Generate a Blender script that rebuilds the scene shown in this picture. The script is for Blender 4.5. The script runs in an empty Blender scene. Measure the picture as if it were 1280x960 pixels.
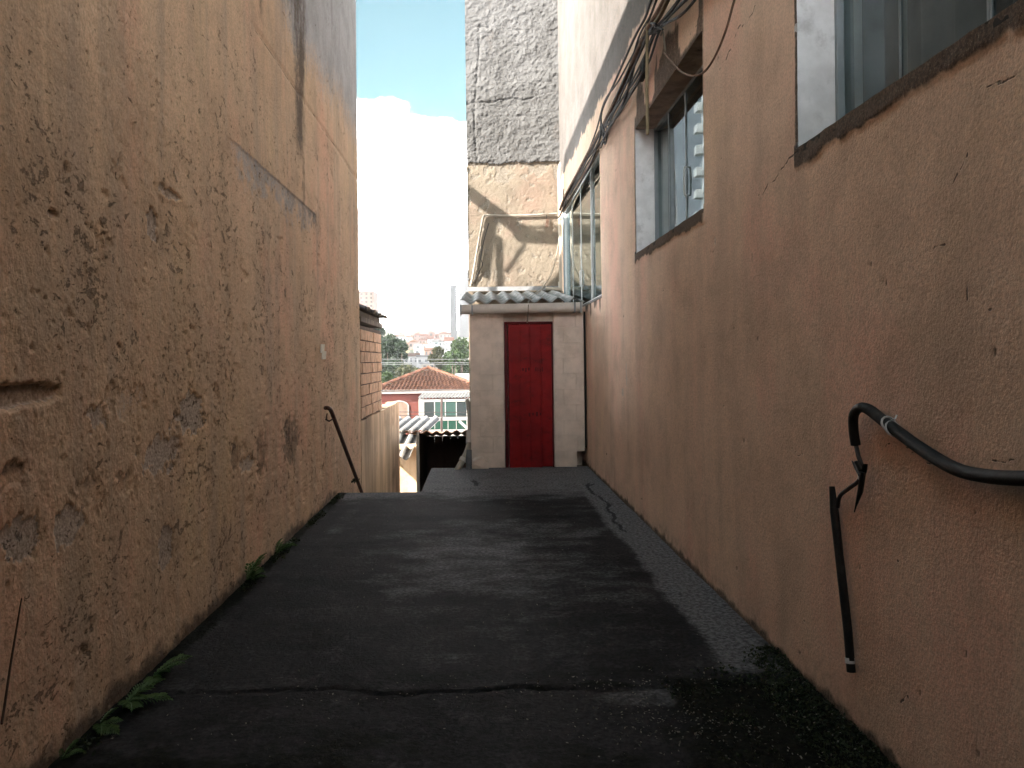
import bpy, math, random
import numpy as np
from mathutils import Vector, Matrix

rnd = random.Random(7)
R = math.radians
SC = bpy.context.scene
COL = SC.collection

# ------------------------------------------------------------------ camera
F, VX, VY, CH = 967.0, 599.0, 450.0, 1.45          # focal length (px of the 1280 wide photo), vanishing point, eye height
ROLL = R(0.7)
cam_d = bpy.data.cameras.new('camera')
cam = bpy.data.objects.new('camera', cam_d)
COL.objects.link(cam)
cam.location = (0, 0, CH)
cam.rotation_euler = (R(90), ROLL, 0)
cam_d.sensor_width = 36.0
cam_d.lens = 36.0 * F / 1280.0
cam_d.shift_x = (640 - VX) / 1280.0
cam_d.shift_y = -(480 - VY) / 1280.0
cam_d.clip_start = 0.05
cam_d.clip_end = 20000
SC.camera = cam

# ------------------------------------------------------------------ light
SUN_AZ = (-1.0, -0.81)                              # towards the sun
SUN_EL = R(30)
hl = math.hypot(*SUN_AZ)
sun_dir = Vector((SUN_AZ[0] / hl * math.cos(SUN_EL), SUN_AZ[1] / hl * math.cos(SUN_EL), math.sin(SUN_EL)))
sun_d = bpy.data.lights.new('sun', 'SUN')
sun_d.energy = 2.0
sun_d.angle = R(0.53)
sun_d.color = (1.0, 0.93, 0.84)
sun = bpy.data.objects.new('sun', sun_d)
COL.objects.link(sun)
sun.location = (0, 0, 30)
sun.rotation_euler = sun_dir.to_track_quat('Z', 'Y').to_euler()

W = bpy.data.worlds.new('World')
SC.world = W
W.use_nodes = True
wn = W.node_tree.nodes
wl = W.node_tree.links
wn.clear()
w_out = wn.new('ShaderNodeOutputWorld')
w_bg = wn.new('ShaderNodeBackground')
w_bg.inputs['Strength'].default_value = 0.15
sky = wn.new('ShaderNodeTexSky')
sky.sky_type = 'NISHITA'
sky.sun_disc = False
sky.sun_elevation = SUN_EL
sky.sun_rotation = math.atan2(SUN_AZ[0], SUN_AZ[1])
sky.air_density = 1.0
sky.dust_density = 1.2
sky.ozone_density = 1.0
tc = wn.new('ShaderNodeTexCoord')
mp = wn.new('ShaderNodeMapping')
mp.inputs['Scale'].default_value = (1.0, 1.0, 2.1)
mp.inputs['Location'].default_value = (10.96, 5.68, 2.4)
wl.new(tc.outputs['Generated'], mp.inputs['Vector'])
cn = wn.new('ShaderNodeTexNoise')
cn.inputs['Scale'].default_value = 2.6
cn.inputs['Detail'].default_value = 9
cn.inputs['Roughness'].default_value = 0.52
wl.new(mp.outputs['Vector'], cn.inputs['Vector'])
sep = wn.new('ShaderNodeSeparateXYZ')
wl.new(tc.outputs['Generated'], sep.inputs['Vector'])
# cumulus is denser low over the horizon all round
lo = wn.new('ShaderNodeMapRange')
lo.inputs['From Min'].default_value = 0.0
lo.inputs['From Max'].default_value = 0.50
lo.inputs['To Min'].default_value = 0.28
lo.inputs['To Max'].default_value = -0.07
wl.new(sep.outputs['Z'], lo.inputs['Value'])
ad = wn.new('ShaderNodeMath')
ad.operation = 'ADD'
wl.new(cn.outputs['Fac'], ad.inputs[0])
wl.new(lo.outputs['Result'], ad.inputs[1])
cr = wn.new('ShaderNodeMapRange')
cr.interpolation_type = 'SMOOTHSTEP'
cr.inputs['From Min'].default_value = 0.545
cr.inputs['From Max'].default_value = 0.63
wl.new(ad.outputs[0], cr.inputs['Value'])
mx = wn.new('ShaderNodeMix')
mx.data_type = 'RGBA'
mx.inputs[7].default_value = (18.2, 18.2, 18.6, 1)
wl.new(cr.outputs['Result'], mx.inputs[0])
tn_ = wn.new('ShaderNodeMix')                       # tint that darkens the clear sky so exposure keeps it blue
tn_.data_type = 'RGBA'
tn_.blend_type = 'MULTIPLY'
tn_.inputs[0].default_value = 1.0
tn_.inputs[7].default_value = (0.135, 0.190, 0.143, 1)
wl.new(sky.outputs['Color'], tn_.inputs[6])
wl.new(tn_.outputs[2], mx.inputs[6])
wl.new(mx.outputs[2], w_bg.inputs['Color'])
wl.new(w_bg.outputs['Background'], w_out.inputs['Surface'])

VS = SC.view_settings
VS.view_transform = 'Standard'
VS.look = 'None'
VS.exposure = 3.3
VS.gamma = 1.0
SC.cycles.max_bounces = 8
SC.cycles.diffuse_bounces = 5

# ------------------------------------------------------------------ pixel -> place helpers
CA, SA = math.cos(ROLL), math.sin(ROLL)


def ray(px, py):
    x, y = px - VX, py - VY
    return (x * CA - y * SA) / F, -(x * SA + y * CA) / F


def at(px, py, Y):
    a, b = ray(px, py)
    return Vector((a * Y, Y, CH + b * Y))


def atx(px, py, X):
    a, b = ray(px, py)
    Y = X / a
    return Vector((X, Y, CH + b * Y))


def atz(px, py, Z=0.0):
    a, b = ray(px, py)
    Y = (Z - CH) / b
    return Vector((a * Y, Y, Z))


# ------------------------------------------------------------------ numpy noise
_tab = np.random.RandomState(3).rand(256, 256).astype(np.float64)


def vn(x, y, seed=0):
    x = np.asarray(x, float) + seed * 17.31
    y = np.asarray(y, float) + seed * 9.77
    xi, yi = np.floor(x).astype(int), np.floor(y).astype(int)
    fx, fy = x - xi, y - yi
    fx = fx * fx * (3 - 2 * fx)
    fy = fy * fy * (3 - 2 * fy)
    a = _tab[xi & 255, yi & 255]
    b = _tab[(xi + 1) & 255, yi & 255]
    c = _tab[xi & 255, (yi + 1) & 255]
    d = _tab[(xi + 1) & 255, (yi + 1) & 255]
    return (a * (1 - fx) + b * fx) * (1 - fy) + (c * (1 - fx) + d * fx) * fy


def fbm(x, y, seed=0, o=4):
    s, a, t = 0, 1.0, 0
    for i in range(o):
        s = s + a * vn(x * 2 ** i, y * 2 ** i, seed + i * 3)
        t += a
        a *= 0.5
    return s / t


def ss(a, b, x):
    t = np.clip((x - a) / (b - a), 0, 1)
    return t * t * (3 - 2 * t)


def polydist(u, v, pts):
    d = np.full(u.shape, 1e9)
    for (a, b), (c, e) in zip(pts[:-1], pts[1:]):
        dx, dy = c - a, e - b
        L = dx * dx + dy * dy + 1e-12
        t = np.clip(((u - a) * dx + (v - b) * dy) / L, 0, 1)
        d = np.minimum(d, np.hypot(u - a - t * dx, v - b - t * dy))
    return d


_jr = random.Random(42)


def jag(pts, amp, lev=3):
    pts = list(pts)
    for _ in range(lev):
        out = [pts[0]]
        for a, b in zip(pts[:-1], pts[1:]):
            dx, dy = b[0] - a[0], b[1] - a[1]
            k_ = _jr.uniform(-amp, amp)
            out += [((a[0] + b[0]) / 2 - dy * k_, (a[1] + b[1]) / 2 + dx * k_), b]
        pts = out
    return pts


# ------------------------------------------------------------------ object helpers
def tag(o, label=None, cat=None, group=None, kind=None):
    if label:
        o['label'] = label
    if cat:
        o['category'] = cat
    if group:
        o['group'] = group
    if kind:
        o['kind'] = kind
    return o


def empty(name, loc, label, cat, group=None):
    o = bpy.data.objects.new(name, None)
    COL.objects.link(o)
    o.location = loc
    o.empty_display_size = 0.2
    return tag(o, label, cat, group)


def link(name, me, mat, parent=None, smooth=False, loc=None):
    o = bpy.data.objects.new(name, me)
    COL.objects.link(o)
    if mat is not None and not me.materials:
        for m in (mat if isinstance(mat, (list, tuple)) else [mat]):
            me.materials.append(m)
    if smooth:
        me.polygons.foreach_set('use_smooth', np.ones(len(me.polygons), bool))
    if parent is not None:
        o.parent = parent
        o.matrix_parent_inverse = Matrix.Translation(-Vector(parent.location))
    if loc is not None:
        o.location = loc
    return o


class MB:
    """collects shapes (world coordinates) into one mesh"""

    def __init__(self):
        self.v, self.f = [], []

    def add(self, v, f):
        n = len(self.v)
        self.v += [tuple(p) for p in v]
        self.f += [tuple(i + n for i in q) for q in f]
        return self

    def box(self, x0, x1, y0, y1, z0, z1, M=None):
        v = [Vector((x, y, z)) for x in (x0, x1) for y in (y0, y1) for z in (z0, z1)]
        if M is not None:
            v = [M @ p for p in v]
        return self.add(v, [(0, 1, 3, 2), (4, 6, 7, 5), (0, 4, 5, 1), (2, 3, 7, 6), (0, 2, 6, 4), (1, 5, 7, 3)])

    def hexa(self, p):
        """8 points: bottom ring 0-3, top ring 4-7"""
        return self.add(p, [(3, 2, 1, 0), (4, 5, 6, 7), (0, 1, 5, 4), (1, 2, 6, 5), (2, 3, 7, 6), (3, 0, 4, 7)])

    def tube(self, pts, r, n=8, cap=True):
        pts = [Vector(p) for p in pts]
        rr = r if isinstance(r, (list, tuple)) else [r] * len(pts)
        t0 = (pts[1] - pts[0]).normalized()
        up = Vector((0, 0, 1)) if abs(t0.z) < 0.9 else Vector((1, 0, 0))
        u = t0.cross(up).normalized()
        vs, fs = [], []
        for i, p in enumerate(pts):
            a = pts[max(i - 1, 0)]
            b = pts[min(i + 1, len(pts) - 1)]
            t = (b - a).normalized()
            u = (u - t * u.dot(t)).normalized()
            w = t.cross(u)
            for k in range(n):
                g = 2 * math.pi * k / n
                vs.append(p + (u * math.cos(g) + w * math.sin(g)) * rr[i])
        for i in range(len(pts) - 1):
            for k in range(n):
                a, b = i * n + k, i * n + (k + 1) % n
                fs.append((a, b, b + n, a + n))
        if cap:
            fs.append(tuple(range(n - 1, -1, -1)))
            fs.append(tuple(range((len(pts) - 1) * n, len(pts) * n)))
        return self.add(vs, fs)

    def build(self, name, mat, parent=None, smooth=False, bevel=0, loc=None):
        me = bpy.data.meshes.new(name)
        me.from_pydata(self.v, [], self.f)
        me.update()
        o = link(name, me, mat, parent, smooth, loc)
        if smooth:
            try:
                me.set_sharp_from_angle(angle=R(50))
            except Exception:
                pass
        if bevel:
            b = o.modifiers.new('bevel', 'BEVEL')
            b.width = bevel
            b.segments = 2
        return o


def spline(pts, n=8):
    pts = [Vector(p) for p in pts]
    P = [pts[0] * 2 - pts[1]] + pts + [pts[-1] * 2 - pts[-2]]
    out = []
    for i in range(1, len(P) - 2):
        a, b, c, d = P[i - 1:i + 3]
        for k in range(n):
            t = k / n
            out.append(0.5 * ((2 * b) + (c - a) * t + (2 * a - 5 * b + 4 * c - d) * t * t + (3 * b - a - 3 * c + d) * t ** 3))
    out.append(pts[-1])
    return out


def sheet(name, us, vs, fn, mat, parent=None, keep=None, flip=False):
    """dense grid; fn(U,V) -> (X,Y,Z arrays, dict of float attributes)"""
    U, V = np.meshgrid(us, vs, indexing='ij')
    X, Y, Z, attrs = fn(U, V)
    nu, nv = U.shape
    co = np.stack([X, Y, Z], -1).reshape(-1, 3).astype(np.float32)
    idx = np.arange(nu * nv).reshape(nu, nv)
    q = np.stack([idx[:-1, :-1], idx[1:, :-1], idx[1:, 1:], idx[:-1, 1:]], -1)
    if keep is not None:
        uc = 0.25 * (U[:-1, :-1] + U[1:, :-1] + U[1:, 1:] + U[:-1, 1:])
        vc = 0.25 * (V[:-1, :-1] + V[1:, :-1] + V[1:, 1:] + V[:-1, 1:])
        q = q[keep(uc, vc)]
    q = q.reshape(-1, 4)
    if flip:
        q = q[:, ::-1]
    me = bpy.data.meshes.new(name)
    me.vertices.add(len(co))
    me.vertices.foreach_set('co', co.ravel())
    me.loops.add(q.size)
    me.loops.foreach_set('vertex_index', q.ravel().astype(np.int32))
    me.polygons.add(len(q))
    me.polygons.foreach_set('loop_start', (np.arange(len(q)) * 4).astype(np.int32))
    me.polygons.foreach_set('loop_total', np.full(len(q), 4, np.int32))
    me.update(calc_edges=True)
    for k, a in attrs.items():
        at_ = me.attributes.new(k, 'FLOAT', 'POINT')
        at_.data.foreach_set('value', np.ascontiguousarray(a.reshape(-1), dtype=np.float32))
    return link(name, me, mat, parent, True)


# ------------------------------------------------------------------ materials
class NT:
    def __init__(self, name):
        self.m = bpy.data.materials.new(name)
        self.m.use_nodes = True
        self.t = self.m.node_tree
        self.n = self.t.nodes
        self.n.clear()
        self.out = self.n.new('ShaderNodeOutputMaterial')
        self.b = self.n.new('ShaderNodeBsdfPrincipled')
        self.t.links.new(self.b.outputs[0], self.out.inputs[0])
        self.tc = self.n.new('ShaderNodeTexCoord')

    def lk(self, a, b):
        self.t.links.new(a, b)

    def coord(self, sc=(1, 1, 1), obj=True):
        m = self.n.new('ShaderNodeMapping')
        m.inputs['Scale'].default_value = sc
        if obj:
            self.lk(self.tc.outputs['Object'], m.inputs[0])
        else:
            g = self.n.new('ShaderNodeNewGeometry')
            self.lk(g.outputs['Position'], m.inputs[0])
        return m.outputs[0]

    def noise(self, scale, detail=4, rough=0.55, vec=None, dist=0.0):
        n = self.n.new('ShaderNodeTexNoise')
        n.inputs['Scale'].default_value = scale
        n.inputs['Detail'].default_value = detail
        n.inputs['Roughness'].default_value = rough
        n.inputs['Distortion'].default_value = dist
        self.lk(vec if vec is not None else self.tc.outputs['Object'], n.inputs['Vector'])
        return n.outputs['Fac']

    def voro(self, scale, feat='F1', vec=None, rnd_=1.0):
        n = self.n.new('ShaderNodeTexVoronoi')
        n.feature = feat
        n.inputs['Scale'].default_value = scale
        n.inputs['Randomness'].default_value = rnd_
        self.lk(vec if vec is not None else self.tc.outputs['Object'], n.inputs['Vector'])
        return n.outputs['Distance']

    def attr(self, name):
        n = self.n.new('ShaderNodeAttribute')
        n.attribute_name = name
        return n.outputs['Fac']

    def map(self, v, a, b, c=0.0, d=1.0, smooth=True):
        n = self.n.new('ShaderNodeMapRange')
        if smooth:
            n.interpolation_type = 'SMOOTHSTEP'
        n.inputs['From Min'].default_value = a
        n.inputs['From Max'].default_value = b
        n.inputs['To Min'].default_value = c
        n.inputs['To Max'].default_value = d
        self.lk(v, n.inputs['Value'])
        return n.outputs[0]

    def math(self, op, a, b=None):
        n = self.n.new('ShaderNodeMath')
        n.operation = op
        for i, x in enumerate((a, b)):
            if x is None:
                continue
            if isinstance(x, (int, float)):
                n.inputs[i].default_value = x
            else:
                self.lk(x, n.inputs[i])
        return n.outputs[0]

    def mix(self, f, a, b, mode='MIX'):
        n = self.n.new('ShaderNodeMix')
        n.data_type = 'RGBA'
        n.blend_type = mode
        for s, x in ((0, f), (6, a), (7, b)):
            if isinstance(x, (int, float)):
                n.inputs[s].default_value = x
            elif isinstance(x, (tuple, list)):
                n.inputs[s].default_value = (*x[:3], 1)
            else:
                self.lk(x, n.inputs[s])
        return n.outputs[2]

    def bump(self, h, strength=0.5, dist=0.01, prev=None):
        n = self.n.new('ShaderNodeBump')
        n.inputs['Strength'].default_value = strength
        n.inputs['Distance'].default_value = dist
        self.lk(h, n.inputs['Height'])
        if prev is not None:
            self.lk(prev, n.inputs['Normal'])
        return n.outputs[0]

    def fin(self, col=None, rough=0.9, normal=None, spec=0.3, metal=0.0):
        if col is not None:
            if isinstance(col, (tuple, list)):
                self.b.inputs['Base Color'].default_value = (*col[:3], 1)
            else:
                self.lk(col, self.b.inputs['Base Color'])
        if isinstance(rough, (int, float)):
            self.b.inputs['Roughness'].default_value = rough
        else:
            self.lk(rough, self.b.inputs['Roughness'])
        self.b.inputs['Specular IOR Level'].default_value = spec
        self.b.inputs['Metallic'].default_value = metal
        if normal is not None:
            self.lk(normal, self.b.inputs['Normal'])
        return self.m


def simple(name, c, rough=0.7, var=0.25, scale=6.0, bump=0.15, bscale=40.0, bdist=0.004, spec=0.3, metal=0.0, streak=False, dirt=None):
    N = NT(name)
    vec = N.coord((1, 1, 0.18)) if streak else None
    f = N.noise(scale, 5, 0.6, vec)
    dk = tuple(x * (1 - var) for x in c)
    lt = tuple(min(1, x * (1 + var * 0.6)) for x in c)
    col = N.mix(N.map(f, 0.3, 0.7), dk, lt)
    if dirt:
        g = N.noise(scale * 0.6, 7, 0.7)
        col = N.mix(N.map(g, 0.52, 0.68, 0, dirt[1]), col, dirt[0])
    h = N.noise(bscale, 5, 0.6)
    return N.fin(col, rough, N.bump(h, bump, bdist) if bump else None, spec, metal)


def stucco(name, cA, cB, spallc, greyc, dirtc, fine=0.6, finescale=55.0, fl=0.0, stk=1.0, soft=0.12):
    N = NT(name)
    big = N.noise(0.55, 5, 0.6)
    med = N.noise(2.6, 6, 0.65)
    streak = N.noise(1.0, 7, 0.66, N.coord((3.4, 3.4, 0.32)))
    streak2 = N.noise(1.0, 5, 0.6, N.coord((9, 9, 0.55)))
    col = N.mix(N.map(big, 0.3, 0.7), cA, cB)
    pink = N.noise(0.8, 6, 0.65, N.coord((1, 1.3, 0.7)))
    col = N.mix(N.map(pink, 0.48, 0.66, 0, 0.75), col, (cA[0] * 1.02, cA[1] * 0.84, cA[2] * 0.86))
    col = N.mix(N.map(pink, 0.46, 0.30, 0, 0.6), col, (cA[0] * 0.98, cA[1] * 1.0, cA[2] * 0.86))
    col = N.mix(N.map(med, 0.40, 0.72, 0, 0.6), col, tuple(x * 0.66 for x in cB))
    col = N.mix(N.map(streak, 0.46, 0.70, 0, 0.6 * stk), col, tuple(x * 0.45 + y * 0.25 for x, y in zip(cB, greyc)))
    col = N.mix(N.map(streak2, 0.5, 0.8, 0, 0.28 * stk), col, tuple(x * 0.55 for x in cB))
    col = N.mix(N.map(streak2, 0.42, 0.2, 0, 0.4 * stk), col, tuple(min(1, x * 1.3) for x in cA))
    # ragged edges for the painted-on zones: attribute + fine noise
    rag = N.noise(16, 6, 0.72)
    fin_ = N.noise(70, 4, 0.7)
    jit = N.math('ADD', N.map(rag, 0.2, 0.8, -0.22, 0.22, False), N.map(fin_, 0.2, 0.8, -0.1, 0.1, False))
    gz = N.map(N.math('ADD', N.attr('grey'), jit), 0.5 - soft, 0.5 + soft)
    gcol = N.mix(N.map(med, 0.3, 0.7), tuple(x * 1.1 for x in greyc), tuple(x * 0.78 for x in greyc))
    gcol = N.mix(N.map(streak, 0.5, 0.75, 0, 0.4), gcol, tuple(x * 0.5 for x in greyc))
    col = N.mix(gz, col, gcol)
    sz = N.map(N.math('ADD', N.attr('spall'), jit), 0.4, 0.62)
    scol = N.mix(N.map(fin_, 0.3, 0.7), tuple(x * 0.7 for x in spallc), tuple(x * 1.15 for x in spallc))
    col = N.mix(N.math('MULTIPLY', sz, 0.9), col, scol)
    dz = N.map(N.math('ADD', N.attr('dirt'), jit), 0.3, 0.85)
    col = N.mix(N.math('MULTIPLY', dz, 0.92), col, dirtc)
    ck = N.map(N.math('ADD', N.attr('crk'), N.map(rag, 0.3, 0.75, -0.03, 0.03, False)), 0.95, 0.995)
    col = N.mix(N.math('MULTIPLY', ck, 0.85), col, dirtc)
    # small dark flecks that sharpen the pits, in colour and bump
    spn = N.noise(1.3, 5, 0.6)
    f1 = N.noise(15, 9, 0.74, N.coord((0.75, 0.75, 1.05)), 0.4)
    f2 = N.noise(36, 7, 0.72, N.coord((0.75, 0.75, 1.0)))
    lowz = N.n.new('ShaderNodeSeparateXYZ')
    N.lk(N.tc.outputs['Object'], lowz.inputs[0])
    zf = N.map(lowz.outputs['Z'], 2.4, 4.2, 0.0, -0.035)
    f1m = N.math('ADD', f1, N.math('ADD', N.map(spn, 0.35, 0.65, -0.045, 0.03), zf))
    f2m = N.math('ADD', f2, N.math('ADD', N.map(spn, 0.35, 0.65, -0.05, 0.02), zf))
    speck = N.math('MAXIMUM', N.map(f1m, 0.615 + fl, 0.645 + fl), N.map(f2m, 0.63 + fl, 0.66 + fl))
    col = N.mix(N.math('MULTIPLY', speck, 0.58), col, tuple(x * 1.6 for x in dirtc))
    col = N.mix(N.map(fin_, 0.34, 0.62, 0.36, 0), col, tuple(x * 0.40 for x in cB))
    col = N.mix(N.map(N.noise(160, 3, 0.7), 0.58, 0.72, 0, 0.28), col, tuple(min(1, x * 1.5) for x in cA))
    h1 = N.noise(finescale, 6, 0.65)
    h2 = N.voro(finescale * 1.3)
    n1 = N.bump(h1, fine, 0.010)
    n2 = N.bump(h2, fine * 0.2, 0.006, n1)
    n3 = N.bump(N.noise(9, 4, 0.6), 0.15, 0.012, n2)
    n4 = N.bump(ck, 0.8, -0.01, N.bump(speck, 0.9, -0.012, n3))
    return N.fin(col, 0.93, n4, 0.15)


M = {}
M['left'] = stucco('peach_stucco_old', (0.84, 0.610, 0.415), (0.74, 0.515, 0.340), (0.58, 0.49, 0.42), (0.46, 0.465, 0.48), (0.085, 0.062, 0.050), 0.6, 55.0, -0.018, 1.0, 0.25)
M['right'] = stucco('peach_stucco', (0.84, 0.625, 0.480), (0.78, 0.565, 0.430), (0.66, 0.56, 0.48), (0.135, 0.132, 0.131), (0.034, 0.031, 0.030), 0.55, 75, 0.065, 0.4, 0.12)
M['wing'] = stucco('rear_stucco', (0.232, 0.194, 0.150), (0.210, 0.174, 0.134), (0.21, 0.182, 0.15), (0.112, 0.111, 0.112), (0.075, 0.062, 0.055), 1.0, 42, 0.03, 0.3, 0.12)
M['lowwall'] = simple('streaked_peach_plaster', (0.60, 0.43, 0.28), 0.9, 0.4, 2.2, 0.5, 60, 0.008, streak=True, dirt=((0.16, 0.10, 0.06), 0.5))
M['block'] = simple('painted_block', (0.72, 0.60, 0.515), 0.85, 0.12, 5, 0.5, 70, 0.004, dirt=((0.48, 0.39, 0.31), 0.45))
M['mortar'] = simple('painted_mortar', (0.64, 0.525, 0.445), 0.9, 0.15, 8, 0.5, 60, 0.004)
M['brick'] = simple('hollow_clay_brick', (0.70, 0.45, 0.30), 0.9, 0.25, 9, 0.5, 60, 0.004, dirt=((0.42, 0.25, 0.17), 0.5))
M['rawmortar'] = simple('raw_mortar', (0.13, 0.09, 0.07), 0.95, 0.3, 10, 0.6, 50, 0.006)
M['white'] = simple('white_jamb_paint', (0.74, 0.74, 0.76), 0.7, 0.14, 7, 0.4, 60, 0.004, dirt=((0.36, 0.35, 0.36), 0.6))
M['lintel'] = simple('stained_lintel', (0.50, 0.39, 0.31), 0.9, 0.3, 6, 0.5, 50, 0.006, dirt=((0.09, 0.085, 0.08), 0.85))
M['alu'] = simple('grey_aluminium', (0.22, 0.26, 0.285), 0.45, 0.12, 5, 0.05, 60, 0.002, 0.5)
M['alul'] = simple('pale_aluminium', (0.62, 0.64, 0.64), 0.45, 0.1, 5, 0.05, 60, 0.002, 0.5)
M['conc'] = simple('bare_concrete', (0.20, 0.19, 0.18), 0.95, 0.35, 3, 0.5, 50, 0.006)
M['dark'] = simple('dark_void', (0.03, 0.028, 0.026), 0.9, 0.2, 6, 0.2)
M['room'] = simple('room_plaster', (0.10, 0.105, 0.115), 0.9, 0.1, 3, 0)
M['curtain'] = simple('grey_curtain', (0.07, 0.085, 0.10), 0.9, 0.2, 3, 0.1, streak=True)
M['fibre'] = simple('fibre_cement_sheet', (0.30, 0.29, 0.28), 0.9, 0.35, 5, 0.4, 60, 0.004, dirt=((0.09, 0.085, 0.08), 0.6))
M['sheet'] = simple('weathered_metal_sheet', (0.20, 0.19, 0.18), 0.7, 0.2, 3, 0.2, 40, 0.003, dirt=((0.20, 0.17, 0.15), 0.4))
M['slate'] = simple('dark_roof_sheet', (0.13, 0.135, 0.145), 0.85, 0.35, 6, 0.4, 50, 0.005)
M['timber'] = simple('grey_timber', (0.20, 0.16, 0.125), 0.9, 0.4, 7, 0.5, 40, 0.005)
M['gutter'] = simple('dusty_gutter', (0.60, 0.55, 0.50), 0.6, 0.15, 4, 0.1, 40, 0.002, dirt=((0.2, 0.17, 0.14), 0.5))
M['pvc'] = simple('old_pvc', (0.34, 0.295, 0.24), 0.5, 0.15, 5, 0.1, 30, 0.002, 0.4, dirt=((0.32, 0.25, 0.18), 0.6))
M['pvcw'] = simple('dirty_white_pvc', (0.36, 0.335, 0.30), 0.5, 0.15, 5, 0.1, 30, 0.002, 0.4, dirt=((0.35, 0.29, 0.22), 0.6))
M['zinc'] = simple('zinc_flashing', (0.24, 0.24, 0.245), 0.55, 0.2, 6, 0.2, 30, 0.003, 0.5)
M['rust'] = simple('rusty_conduit', (0.17, 0.105, 0.075), 0.8, 0.4, 14, 0.4, 60, 0.002)
M['bamboo'] = simple('yellowed_conduit', (0.20, 0.15, 0.09), 0.7, 0.25, 10, 0.2)
M['black'] = simple('black_rubber', (0.020, 0.019, 0.019), 0.62, 0.35, 20, 0.5, 60, 0.003, 0.25, dirt=((0.06, 0.052, 0.047), 0.5))
M['cable'] = simple('black_cable', (0.035, 0.030, 0.030), 0.6, 0.3, 10, 0)
M['cablew'] = simple('white_cable', (0.30, 0.265, 0.22), 0.6, 0.15, 10, 0)
M['clip'] = simple('white_clip', (0.62, 0.62, 0.64), 0.6, 0.1, 10, 0)
M['rail'] = simple('brown_rail_paint', (0.085, 0.040, 0.026), 0.55, 0.35, 14, 0.3, 70, 0.002, 0.4)
M['paper'] = simple('paper', (0.88, 0.84, 0.74), 0.9, 0.1, 20, 0.3)
M['twig'] = simple('twig_bark', (0.09, 0.05, 0.035), 0.9, 0.3, 20, 0.3)
M['debris'] = simple('dry_bits', (0.24, 0.22, 0.18), 0.9, 0.6, 30, 0)
M['doorframe'] = simple('dark_red_frame', (0.09, 0.004, 0.005), 0.6, 0.25, 5, 0.1, 40, 0.002, 0.2)


def door_mat():
    N = NT('red_door_paint')
    col = N.mix(N.map(N.noise(3, 6, 0.65), 0.35, 0.7), (0.25, 0.0075, 0.009), (0.17, 0.0055, 0.007))
    sm = N.noise(1.0, 6, 0.7, N.coord((5, 5, 8)))
    col = N.mix(N.map(sm, 0.50, 0.70, 0, 0.8), col, (0.085, 0.012, 0.012))
    col = N.mix(N.map(N.noise(30, 6, 0.7), 0.62, 0.72, 0, 0.5), col, (0.10, 0.02, 0.016))
    return N.fin(col, N.map(sm, 0.3, 0.7, 0.5, 0.75), N.bump(N.noise(6, 4, 0.6), 0.25, 0.01), 0.2)


M['door'] = door_mat()


def glass_mat():
    N = NT('window_glass')
    g = N.n.new('ShaderNodeBsdfGlass')
    g.inputs['Color'].default_value = (0.86, 0.93, 0.94, 1)
    g.inputs['IOR'].default_value = 1.5
    g.inputs['Roughness'].default_value = 0.0
    N.lk(N.bump(N.noise(1.6, 2, 0.5), 0.05, 0.01), g.inputs['Normal'])
    N.lk(g.outputs[0], N.out.inputs[0])
    return N.m


M['glass'] = glass_mat()


def far_glass(name, c):
    return NT(name).fin(c, 0.15, None, 0.6)


M['paneg'] = far_glass('dark_pane', (0.016, 0.020, 0.021))
M['panegreen'] = far_glass('green_pane', (0.008, 0.03, 0.02))
M['paneteal'] = far_glass('teal_pane', (0.022, 0.042, 0.036))


def floor_mat():
    N = NT('driveway_concrete')
    b1 = N.noise(0.9, 7, 0.65)
    b2 = N.noise(5, 7, 0.7)
    b3 = N.noise(40, 5, 0.7)
    base = N.mix(N.map(b1, 0.3, 0.7), (0.020, 0.0183, 0.0190), (0.046, 0.0430, 0.0440))
    base = N.mix(N.map(b2, 0.5, 0.75, 0, 0.6), base, (0.092, 0.087, 0.089))
    base = N.mix(N.map(N.noise(1.0, 6, 0.7, N.coord((0.7, 2.2, 1))), 0.5, 0.7, 0, 0.6), base, (0.009, 0.0082, 0.008))
    jit = N.math('ADD', N.map(N.noise(3.2, 8, 0.7, N.coord((0.8, 1.3, 1))), 0.25, 0.75, -0.42, 0.42, False), N.map(b3, 0.2, 0.8, -0.07, 0.07, False))
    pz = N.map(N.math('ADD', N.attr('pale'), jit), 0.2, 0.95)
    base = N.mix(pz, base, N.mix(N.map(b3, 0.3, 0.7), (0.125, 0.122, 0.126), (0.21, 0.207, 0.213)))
    mz = N.map(N.math('ADD', N.attr('moss'), jit), 0.35, 0.75)
    base = N.mix(mz, base, N.mix(N.map(b3, 0.35, 0.65), (0.0065, 0.006, 0.0052), (0.016, 0.0155, 0.010)))
    cz = N.map(N.math('ADD', N.attr('crack'), N.map(b2, 0.3, 0.7, -0.12, 0.08, False)), 0.93, 1.0)
    base = N.mix(N.math('MULTIPLY', cz, 0.7), base, (0.004, 0.0037, 0.0037))
    sp = N.map(N.voro(34), 0.10, 0.05)
    spk = N.math('MULTIPLY', sp, N.map(N.noise(2.2, 4, 0.6), 0.45, 0.65))
    base = N.mix(N.math('MULTIPLY', spk, 0.4), base, (0.09, 0.085, 0.08))
    n1 = N.bump(N.noise(60, 6, 0.7), 0.8, 0.012)
    n2 = N.bump(N.noise(14, 6, 0.65), 0.55, 0.014, n1)
    base = N.mix(N.map(b3, 0.35, 0.62, 0.5, 0), base, (0.006, 0.0055, 0.0055))
    base = N.mix(N.map(N.noise(120, 3, 0.7), 0.60, 0.72, 0, 0.30), base, (0.07, 0.066, 0.063))
    return N.fin(base, 0.95, n2, 0.06)


M['floor'] = floor_mat()


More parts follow.
